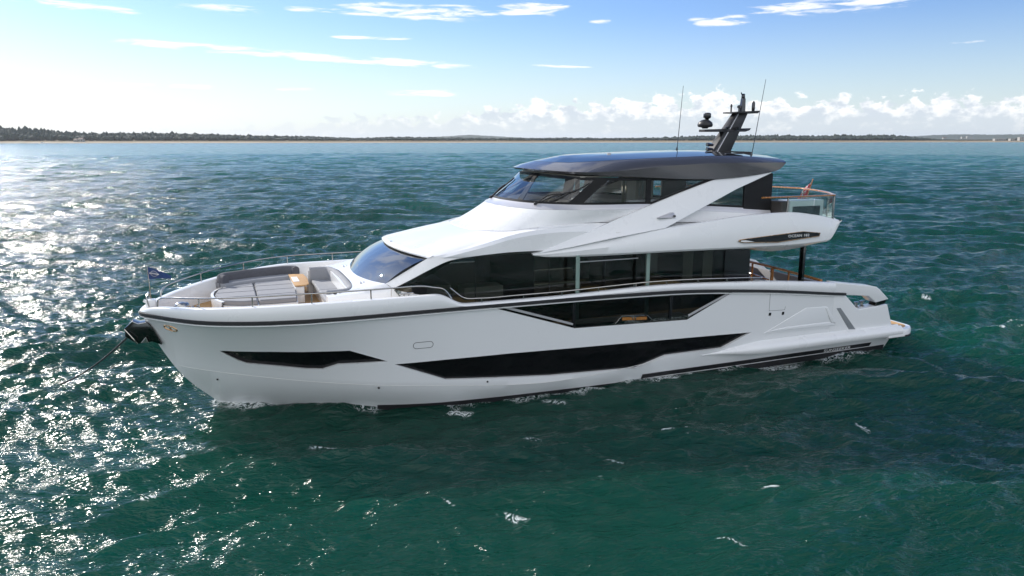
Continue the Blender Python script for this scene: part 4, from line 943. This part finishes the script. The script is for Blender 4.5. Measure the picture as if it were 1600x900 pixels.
b = MB(); A, B_ = Vector((.33, -.02, 2.2)), Vector((-2.5, 3.52, -.15)); pts = []
for i in range(60):
    t = i/59; p = A.lerp(B_, t); p.z -= .22*math.sin(math.pi*t)*(1-.3*t); p.x += .0; pts.append(p)
b.tube(pts, .024, 6)
for i in range(0, 58):
    d = (pts[i+1]-pts[i]); t = bmesh.new(); bmesh.ops.create_icosphere(t, subdivisions=1, radius=.04); M_ = Matrix.Translation(pts[i]) @ d.to_track_quat('X', 'Z').to_matrix().to_4x4() @ Matrix.Diagonal((1.35, .5 if i % 2 else 1, 1 if i % 2 else .5, 1)); b.take(t, M_)
tag(b.build('anchor_chain', CHAINM, None), 'taut dark anchor chain running from the bow down into the water', 'chain')
# ================================================================ the sea
def build_sea():
    rng = np.random.default_rng(11)
    half = R(60)
    th_f = np.linspace(-half, half, 860)                       # fine fan over the view, coarse for the rest
    th_b = np.linspace(half, 2*math.pi - half, 60)[1:-1]
    th = np.concatenate([th_f, th_b]); nt = len(th)
    r = [2.0]
    while r[-1] < 9000:
        q = r[-1]; r.append(q + max(.07, q*(.0045 if q < 420 else .012 if q < 900 else .03 if q < 1500 else .12)) if q > 9 else q + .5)
    r = np.array(r); nr = len(r)
    T, Q = np.meshgrid(th, r)
    X = CAM.x + Q*(np.sin(T)*FWD.x*0 + np.sin(T + YAW)); Y = CAM.y + Q*np.cos(T + YAW)
    dr = np.gradient(r)[:, None]*np.ones_like(T); da = Q*(2*half/860); sp = np.maximum(np.minimum(dr, da*2.5), da)
    Xd = np.zeros_like(X); Yd = np.zeros_like(X); Z = np.zeros_like(X); J = np.zeros_like(X)
    # wind waves: many short-crested components
    N = 130; lam = np.exp(rng.uniform(math.log(.38), math.log(9), N)); main = R(WAVE_DIR)
    wx, wy = X + .9*np.sin(Y*.21+1)+.5*np.sin(Y*.53+X*.3), Y + .9*np.sin(X*.17+2)+.5*np.sin(X*.47-Y*.2)
    for i in range(N):
        L = lam[i]; k = 2*math.pi/L; a = main + rng.normal(0, .52 if L < 2 else .36); ph = rng.uniform(0, 6.283)
        amp = WAVE_S*L*(1 if L < 1.4 else (1.3/L)**.32)
        w = np.clip((L/(2.2*sp) - .6)/1.0, 0, 1)
        arg = k*(wx*math.cos(a) + wy*math.sin(a)) + ph; s, c = np.sin(arg), np.cos(arg)
        Z += amp*w*c; Xd -= .6*amp*w*math.cos(a)*s; Yd -= .6*amp*w*math.sin(a)*s; J += amp*w*k*c
    # slow patches of calmer and rougher water
    pat = .5 + .5*np.sin(X*.11+Y*.07+1.3)*np.sin(Y*.13-X*.05+.4)
    gain = .72 + .5*pat
    Z *= gain; Xd *= gain; Yd *= gain
    # distance to the hull waterline: calmer lee, foam at the side
    hx = np.linspace(2.6, 26.6, 160); hy = np.array([wl_y(x) for x in hx])
    D = np.full(X.shape, 50.); near = (X > -8) & (X < 38) & (np.abs(Y) < 14)
    px, py = X[near], np.abs(Y[near]); dm = np.full(px.shape, 50.)
    for x, y in zip(hx, hy): dm = np.minimum(dm, np.hypot(px-x, py-y))
    ins = np.interp(px, hx, hy, left=-1, right=-1) > py
    D[near] = np.where(ins, 0, dm)
    Z *= 1 - .45*np.exp(-D/1.2)
    spot = np.zeros(X.shape)
    for (fx, fy, L, wd, a) in FOAM:
        c, s = math.cos(a), math.sin(a); du, dv = (X-fx)*c + (Y-fy)*s, -(X-fx)*s + (Y-fy)*c
        dv = dv + .12*np.sin(du*3.1+fx) + .07*np.sin(du*7.7)
        spot = np.maximum(spot, np.clip(.92 - (du/L)**2 - (dv/wd)**2, 0, 1))
    crest = np.clip((J*gain - .52)/.5, 0, 1)
    me = bpy.data.meshes.new('sea'); nv = nr*nt
    co = np.stack([X+Xd, Y+Yd, Z], -1).reshape(-1, 3)
    i, j = np.meshgrid(np.arange(nr-1), np.arange(nt), indexing='ij'); k = (j+1) % nt
    F = np.stack([i*nt+j, (i+1)*nt+j, (i+1)*nt+k, i*nt+k], -1).reshape(-1, 4)
    cap = np.arange(nt)
    me.vertices.add(nv); me.vertices.foreach_set('co', co.astype(np.float32).ravel())
    nf = len(F); me.loops.add(nf*4 + nt); me.polygons.add(nf+1)
    me.loops.foreach_set('vertex_index', np.concatenate([F.ravel(), cap]).astype(np.int32))
    me.polygons.foreach_set('loop_start', np.concatenate([np.arange(nf)*4, [nf*4]]).astype(np.int32))
    me.polygons.foreach_set('use_smooth', np.ones(nf+1, bool))
    me.update(calc_edges=True); me.validate()
    for nm, arr in (('crest', crest), ('foam_spot', spot), ('hull_distance', D)):
        at = me.attributes.new(nm, 'FLOAT', 'POINT'); at.data.foreach_set('value', arr.astype(np.float32).ravel())
    o = bpy.data.objects.new('sea', me); col.objects.link(o); tag(o, kind='structure')
    # water: dark green body, mirror-like surface broken by ripples
    m = bpy.data.materials.new('sea_water'); m.use_nodes = True; g = NG(m.node_tree); b = g.n['Principled BSDF']
    geo = g.new('ShaderNodeNewGeometry').outputs['Position']
    pass
    fr = (math.cos(R(WAVE_DIR)), math.sin(R(WAVE_DIR)))
    s = g.new('ShaderNodeSeparateXYZ'); g.l.new(geo, s.inputs[0])
    u = g.m('ADD', g.m('MULTIPLY', s.outputs[0], fr[0]), g.m('MULTIPLY', s.outputs[1], fr[1])); v = g.m('ADD', g.m('MULTIPLY', s.outputs[0], -fr[1]), g.m('MULTIPLY', s.outputs[1], fr[0]))
    st = g.xyz(u, g.m('MULTIPLY', v, .34), 0.)
    st2 = g.xyz(g.m('ADD', u, g.m('MULTIPLY', v, .25)), g.m('MULTIPLY', v, .30), 0.)
    n1 = g.noise(st, 1.6, 4, .6, .3); n2 = g.noise(st2, 6.5, 3, .6, .3); n3 = g.noise(st, .16, 3, .6)
    h = g.m('ADD', g.m('ADD', g.m('MULTIPLY', n1, .24), g.m('MULTIPLY', n2, .13)), g.m('MULTIPLY', n3, .25))
    # beyond the reach of the mesh the same chop goes on as a fine scatter of surface tilt
    nf = g.new('ShaderNodeTexNoise'); nf.inputs['Scale'].default_value = .45; nf.inputs['Detail'].default_value = 5; nf.inputs['Roughness'].default_value = .62; g.l.new(st, nf.inputs['Vector'])
    tl = g.vm('SUBTRACT', nf.outputs['Color'], (.5, .5, .5))
    dd = g.new('ShaderNodeVectorMath', operation='DISTANCE'); g.l.new(geo, dd.inputs[0]); dd.inputs[1].default_value = tuple(CAM)
    far = g.ramp(dd.outputs['Value'], 50, 260, .0, 1.)
    sc = g.new('ShaderNodeVectorMath', operation='SCALE'); ts = g.new('ShaderNodeSeparateXYZ'); g.l.new(tl, ts.inputs[0]); ta = g.m('MULTIPLY', ts.outputs[0], 1.9); tb = g.m('MULTIPLY', ts.outputs[1], .5)
    g.l.new(g.xyz(g.m('SUBTRACT', g.m('MULTIPLY', ta, fr[0]), g.m('MULTIPLY', tb, fr[1])), g.m('ADD', g.m('MULTIPLY', ta, fr[1]), g.m('MULTIPLY', tb, fr[0])), 0.), sc.inputs[0]); g.l.new(far, sc.inputs['Scale'])
    bp = g.new('ShaderNodeBump'); bp.inputs['Strength'].default_value = 1.; bp.inputs['Distance'].default_value = WAVE_BUMP; g.l.new(h, bp.inputs['Height']); g.l.new(g.vm('NORMALIZE', g.vm('ADD', bp.outputs[0], sc.outputs[0])), b.inputs['Normal'])
    deep = g.mix(g.ramp(g.noise(geo, .05, 3), .3, .7), WATER_A, WATER_B)
    # the bottom shelves towards the far beach and the water turns paler
    off = g.m('SUBTRACT', g.vm('DOT_PRODUCT', geo, tuple(FWD)), CAM.dot(FWD))
    deep = g.mix(g.ramp(off, 35, 330), deep, SHOAL)
    b.inputs['Roughness'].default_value = .07; b.inputs['IOR'].default_value = 1.333
    b.subsurface_method = 'BURLEY'; b.inputs['Subsurface Weight'].default_value = 1.; b.inputs['Subsurface Radius'].default_value = (1., 1., 1.); b.inputs['Subsurface Scale'].default_value = 4.0
    # whitecaps and lacy foam, thrown up where crests steepen and along the waterline
    cr = g.new('ShaderNodeAttribute', attribute_name='crest').outputs['Fac']; hd = g.new('ShaderNodeAttribute', attribute_name='hull_distance').outputs['Fac']
    pt = g.ramp(g.noise(geo, .09, 3, .6), .50, .66)
    f1 = g.m('MULTIPLY', g.m('MULTIPLY', cr, pt), 1.)
    lump = g.noise(geo, .42, 3, .6)
    f2 = g.m('MULTIPLY', g.ramp(hd, 0., g.ramp(lump, .36, .7, .18, 1.3), 1, 0), g.ramp(lump, .28, .62, .35, 1.))
    lace = g.noise(geo, 3.4, 7, .68, 1.4); lace = g.m('ABSOLUTE', g.m('SUBTRACT', lace, .5))
    web = g.ramp(lace, .0, .085, 1, 0)
    fine = g.noise(geo, 11., 5, .7)
    foam = g.ramp(g.m('MULTIPLY', g.m('ADD', g.m('ADD', f1, f2), g.new('ShaderNodeAttribute', attribute_name='foam_spot').outputs['Fac']), g.m('ADD', g.m('MULTIPLY', web, .85), g.m('MULTIPLY', fine, .55))), .36, .95)
    g.l.new(g.mix(foam, deep, (.72, .76, .76, 1)), b.inputs['Base Color'])
    g.l.new(g.m('MAXIMUM', g.ramp(foam, 0, 1, 0, .8), g.ramp(dd.outputs['Value'], 12, 300, .15, .20)), b.inputs['Roughness'])
    me.materials.append(m)
# breaking crests (x, y, half length, half width, heading)
FOAM = [(5.16, -4.88, 0.52, 0.16, 0.24), (8.34, -9.87, 0.52, 0.2, -0.58), (14.26, -10.63, 0.45, 0.15, 0.41), (10.35, -6.2, 0.44, 0.14, -0.51), (11.82, -12.49, 0.5, 0.08, -0.57), (10.99, -9.15, 0.51, 0.14, -0.49), (11.67, -8.3, 0.39, 0.1, -0.5), (16.4, -3.5, 0.71, 0.32, -0.1), (12.09, -3.92, 0.53, 0.3, -0.11), (6.22, -1.98, 0.45, 0.29, -0.24), (19.43, -8.62, 0.33, 0.17, -0.67), (9.23, -3.47, 0.56, 0.17, -0.38), (7.19, -8.88, 0.32, 0.06, -0.58), (35.12, 2.15, 0.44, 0.27, -0.38), (2.41, 10.41, 0.28, 0.2, -0.38)]
WAVE_DIR, WAVE_S, WAVE_BUMP = -112, .0090, 1.
SHOAL = (.010, .105, .086, 1)
WATER_A, WATER_B = (.0006, .029, .0175, 1), (.0012, .041, .028, 1)
build_sea()
# ================================================================ the far shore
def W(az_px, d, z=0.):
    """world point at forward distance d in the direction that az_px names, z above the sea"""
    t = (az_px-800)/1150*1.0202; p = CAM + FWD*d + RGT*(t*d); return (p.x, p.y, z)
SAND = vary('beach_sand', (.34, .28, .20), .9, .05, .15)
DUNE = vary('dune_grass', (.16, .12, .06), .95, .03, .4)
LEAF = vary('woodland_leaf', (.022, .036, .027), .85, .06, .65)
LEAF2 = vary('pine_leaf', (.022, .034, .02), .85, .06, .5)
HILLM = vary('hill_wood', (.040, .055, .035), .9, .02, .5)
WALLW = vary('house_render', (.36, .35, .33), .7, .3, .08)
ROOFT = vary('house_roof', (.14, .10, .085), .8, .4, .15)
PANE = vary('window_pane', (.03, .035, .04), .15, .4, .1)
shore = pchip([(-900, 1290), (0, 1330), (400, 1420), (800, 1560), (1200, 1700), (1600, 1820), (2400, 2050)])
canopy = pchip([(-900, 32), (-200, 32), (0, 29), (60, 28), (110, 24), (170, 19), (250, 19), (340, 17), (420, 14), (500, 12.5), (560, 9), (640, 11.5), (700, 10), (800, 9), (880, 9.5), (960, 9), (1040, 12), (1100, 16), (1200, 16), (1250, 15), (1300, 17), (1360, 17), (1410, 11), (1445, 6), (1500, 4), (1530, 6), (1570, 11), (1600, 14), (1800, 18), (2400, 20)])
px = list(range(-2100, 3901, 30))
def strip(name, d0, z0, d1, z1, mat, rag=0.):
    b = MB(); rnd = random.Random(3)
    rows = [[W(p, shore(p)+d0 + rag*rnd.uniform(-1, 1), z0) for p in px], [W(p, shore(p)+(d0+d1)/2, (z0+z1)/2+.4) for p in px], [W(p, shore(p)+d1, z1) for p in px]]
    b.grid(rows); return tag(b.build(name, mat, None), kind='structure')
strip('beach', -6, -.3, 18, 1.7, SAND, 3); strip('dunes', 16, 1.6, 90, 4.2, DUNE, 5)
strip('shore_ground', 88, 4.1, 700, 6.0, DUNE)
# rising wooded ground: left headland and the far hills on the right
def hills(name, pts, dd, mat, amp, seed):
    f = pchip(pts); b = MB(); rnd = random.Random(seed); xs = np.arange(pts[0][0], pts[-1][0], 3.); rows = []
    ph = [rnd.uniform(0, 6.28) for _ in range(12)]
    def rag(p): return sum(math.sin(p*(.05+.083*k)*1.3+ph[k]) for k in range(12))/5
    for dz, e in ((0, -300), (.75, -120), (1, 0), (.9, 250), (0, 700)):
        rows.append([W(p, dd+e, 1 + max(0, f(p) + amp*rag(p+e))*dz) for p in xs])
    b.grid(rows); return tag(b.build(name, mat, None, smooth=0), kind='structure')
hills('wooded_headland', [(-2000, 30), (0, 22), (170, 23), (250, 25), (340, 22), (420, 16), (480, 14), (520, 4), (560, 0)], 2350, HILLM, 1.2, 5)
hills('far_hills', [(480, 0), (560, 6), (640, 14), (700, 24), (735, 34), (770, 26), (830, 14), (950, 12), (1050, 16), (1060, 20), (1400, 26), (1440, 34), (1480, 38), (1520, 36), (1600, 40), (1800, 44), (3800, 44)], 5200, HILLM, 2., 8)
# the shore wood reads as one mass: clumps of crowns, uneven in size and spacing
def forest():
    b = bmesh.new(); rnd = random.Random(21); proto = bmesh.new(); bmesh.ops.create_icosphere(proto, subdivisions=1, radius=1)
    pv = np.array([v.co[:] for v in proto.verts]); pf = [[v.index for v in f.verts] for f in proto.faces]; proto.free()
    VS, FS, off = [], [], 0
    p = -2000.
    while p < 3800:
        h = canopy(p) ; d0 = shore(p)
        rows = 5
        for k in range(rows):
            hh = max(1.5, (h-3.2)*1.12*(.55 + .45*k/(rows-1))*rnd.uniform(.86, 1.08)); w = rnd.uniform(3.0, 6.0)*(1 if h > 9 else .8)
            c = np.array(W(p + rnd.uniform(-4, 4), d0 + 92 + k*26 + rnd.uniform(-9, 9), 4.2))
            for q in range(rnd.choice((2, 3, 3))):
                rx, rz = w*rnd.uniform(.6, 1.1), hh*rnd.uniform(.28, .42)
                cc = c + np.array([rnd.uniform(-w, w)*.7, rnd.uniform(-w, w)*.7, hh - rz*rnd.uniform(.9, 1.9)])
                V = pv*np.array([rx, rx, max(rz, 1.)])*(1 + np.array([[rnd.uniform(-.22, .22)] for _ in pv])) + cc
                VS.append(V); FS += [[off+i for i in f] for f in pf]; off += len(pv)
        p += rnd.uniform(2.0, 3.6)*(1 if -200 < p < 1800 else 2.2)
    me = bpy.data.meshes.new('shore_wood'); me.from_pydata(np.concatenate(VS).tolist(), [], FS); me.materials.append(LEAF)
    o = bpy.data.objects.new('shore_wood', me); col.objects.link(o); tag(o, 'dark green wood lining the far shore behind the beach', 'woodland', kind='stuff')
forest()
# trees that stand above the wood on the left
def tree(px_, d, base, h, w, label):
    rnd = random.Random(int(px_*7)); x, y, z = W(px_, d, base); t = tag(empty('pine_tree', (x, y, z)), label, 'tree', 'trees standing above the far wood')
    b = MB(); b.tube([(0, 0, 0), (.1, 0, h*.5), (.0, .1, h*.9)], .35, 6, .12); b.build('trunk', DARKIN, t)
    b = MB()
    for i in range(14):
        s = bmesh.new(); bmesh.ops.create_icosphere(s, subdivisions=1, radius=1)
        for v in s.verts: v.co *= rnd.uniform(.7, 1.25)
        r_ = w*rnd.uniform(.25, .5); k = rnd.random()
        b.take(s, Matrix.Translation((rnd.uniform(-w, w)*(1-.55*k)*.7, rnd.uniform(-w, w)*.5, h*(.55+.42*k))) @ Matrix.Diagonal((r_, r_, r_*.6, 1)))
    b.build('crown', LEAF2, t, smooth=0)
for i, (p, top, w, lab) in enumerate([(4, 31, 5, 'broad dark pine at the left end of the far shore, tallest of all'), (143.5, 22, 1.8, 'slim pine on the skyline, left of the four by the white beach house'), (149, 23, 1.9, 'slim pine on the skyline, second from left of the four by the beach house'),
                                     (152, 23, 1.9, 'slim pine on the skyline, third from left of the four by the beach house'), (156, 20.5, 1.5, 'slim pine on the skyline, rightmost and shortest of the four by the beach house'), (174, 22.5, 4, 'dark bushy tree at the foot of the pale headland')]):
    tree(p, shore(p)+230, 6, top-6, w, lab)
# buildings
def house(px_, d, z0, wpx, h, name, label, cat, floors, flat=True, n=None):
    x, y, _ = W(px_, d); w = wpx/1150*d; t = tag(empty(name, (x, y, z0)), label, cat, 'houses along the far shore'); t.rotation_euler = (0, 0, -YAW)
    b = MB(); b.box(-w/2, w/2, 0, 9, 0, h); b.build('wall', WALLW, t, smooth=0)
    b = MB()
    if flat: b.box(-w/2-.3, w/2+.3, -.4, 9.3, h, h+.5)
    else: b.prism([(-w/2-.4, -.5, h), (-w/2-.4, 9.5, h), (-w/2-.4, 4.5, h+2.6)], [(w/2+.4, -.5, h), (w/2+.4, 9.5, h), (w/2+.4, 4.5, h+2.6)])
    b.build('roof', ROOFT if not flat else WALLW, t, smooth=0)
    n = n or max(2, int(w/4))
    for fl_ in range(floors):
        for i in range(n):
            b = MB(); cx = -w/2 + w*(i+.5)/n; zz = h*(fl_+.3)/floors; b.box(cx-w/n*.3, cx+w/n*.3, -.06, .1, zz, zz+h/floors*.45); b.build('window', PANE, t, smooth=0)
for a in [(143.5, 1385, 2.2, 5, 3.6, 'beach_house', 'low white beach house left of its taller neighbour on the far left shore', 'house', 1, False),
          (151.5, 1385, 2.2, 7, 5.2, 'beach_house', 'taller white beach house at the left shore beneath the slim pines', 'house', 1, False),
          (1533, 1840, 3, 16, 4.6, 'shore_building', 'low pale block at the left edge of the hotel group on the right shore', 'building', 1, True),
          (1552, 1850, 3, 7, 5.0, 'shore_building', 'narrow pale block between the low block and the white hotel', 'building', 2, True),
          (1569, 1855, 3, 14, 8.5, 'shore_building', 'tall white stepped hotel block on the right shore', 'building', 3, True),
          (1588, 1860, 3, 20, 7.0, 'shore_building', 'long white hotel block furthest right on the shore', 'building', 2, True),
          (1450, 2900, 6, 5, 6, 'shore_building', 'small white house alone before the far hills on the right', 'house', 2, False),
          (1478, 3400, 8, 6, 9, 'shore_building', 'brownish tower left of its pair before the far hills', 'building', 3, True),
          (1487, 3400, 8, 8, 11, 'shore_building', 'brownish wider tower right of its pair before the far hills', 'building', 3, True)]: house(*a)
# small craft moored off the left shore
x, y, _ = W(94.5, 1180); bt = tag(empty('small_boat', (x, y, 0)), 'tiny white motor boat moored off the left shore', 'boat'); bt.rotation_euler = (0, 0, -YAW)
b = MB(); b.prism([(-4.2, -1.2, -.2), (3.6, -1.2, -.2), (5.2, 0, -.2), (3.6, 1.2, -.2), (-4.2, 1.2, -.2)], [(-4.4, -1.4, 1.2), (4.0, -1.4, 1.3), (6.0, 0, 1.5), (4.0, 1.4, 1.3), (-4.4, 1.4, 1.2)], .1); b.build('hull', GEL, bt)
b = MB(); b.prism([(-2, -1.0, 1.2), (2, -1.0, 1.2), (2, 1.0, 1.2), (-2, 1.0, 1.2)], [(-1.8, -.9, 2.5), (.9, -.9, 2.5), (.9, .9, 2.5), (-1.8, .9, 2.5)], .08); b.build('cabin', GEL, bt)
b = MB(); b.box(-1.6, .9, -1.02, 1.02, 1.75, 2.25); b.build('window', PANE, bt, smooth=0)
b = MB(); b.tube([(-1, 0, 2.5), (-1, 0, 4.4)], .06, 6); b.build('aerial', BLACK, bt)
# ================================================================ the air
hz = bmesh.new(); bmesh.ops.create_cube(hz, size=1)
hm = bpy.data.meshes.new('haze'); hz.to_mesh(hm); hz.free(); ho = bpy.data.objects.new('haze', hm); col.objects.link(ho)
HB = ((-9600, 9600), (-9700, 9500), (-3.0, 70.0))
ho.location = [(a+b_)/2 for a, b_ in HB]; ho.scale = [b_-a for a, b_ in HB]; tag(ho, kind='stuff')
m = bpy.data.materials.new('haze_air'); m.use_nodes = True; g = NG(m.node_tree); g.n.clear(); o_ = g.new('ShaderNodeOutputMaterial'); pv = g.new('ShaderNodeVolumePrincipled')
pv.inputs['Color'].default_value = (.86, .92, 1, 1); pv.inputs['Density'].default_value = .00005; pv.inputs['Anisotropy'].default_value = .3
g.l.new(pv.outputs[0], o_.inputs['Volume']); hm.materials.append(m)
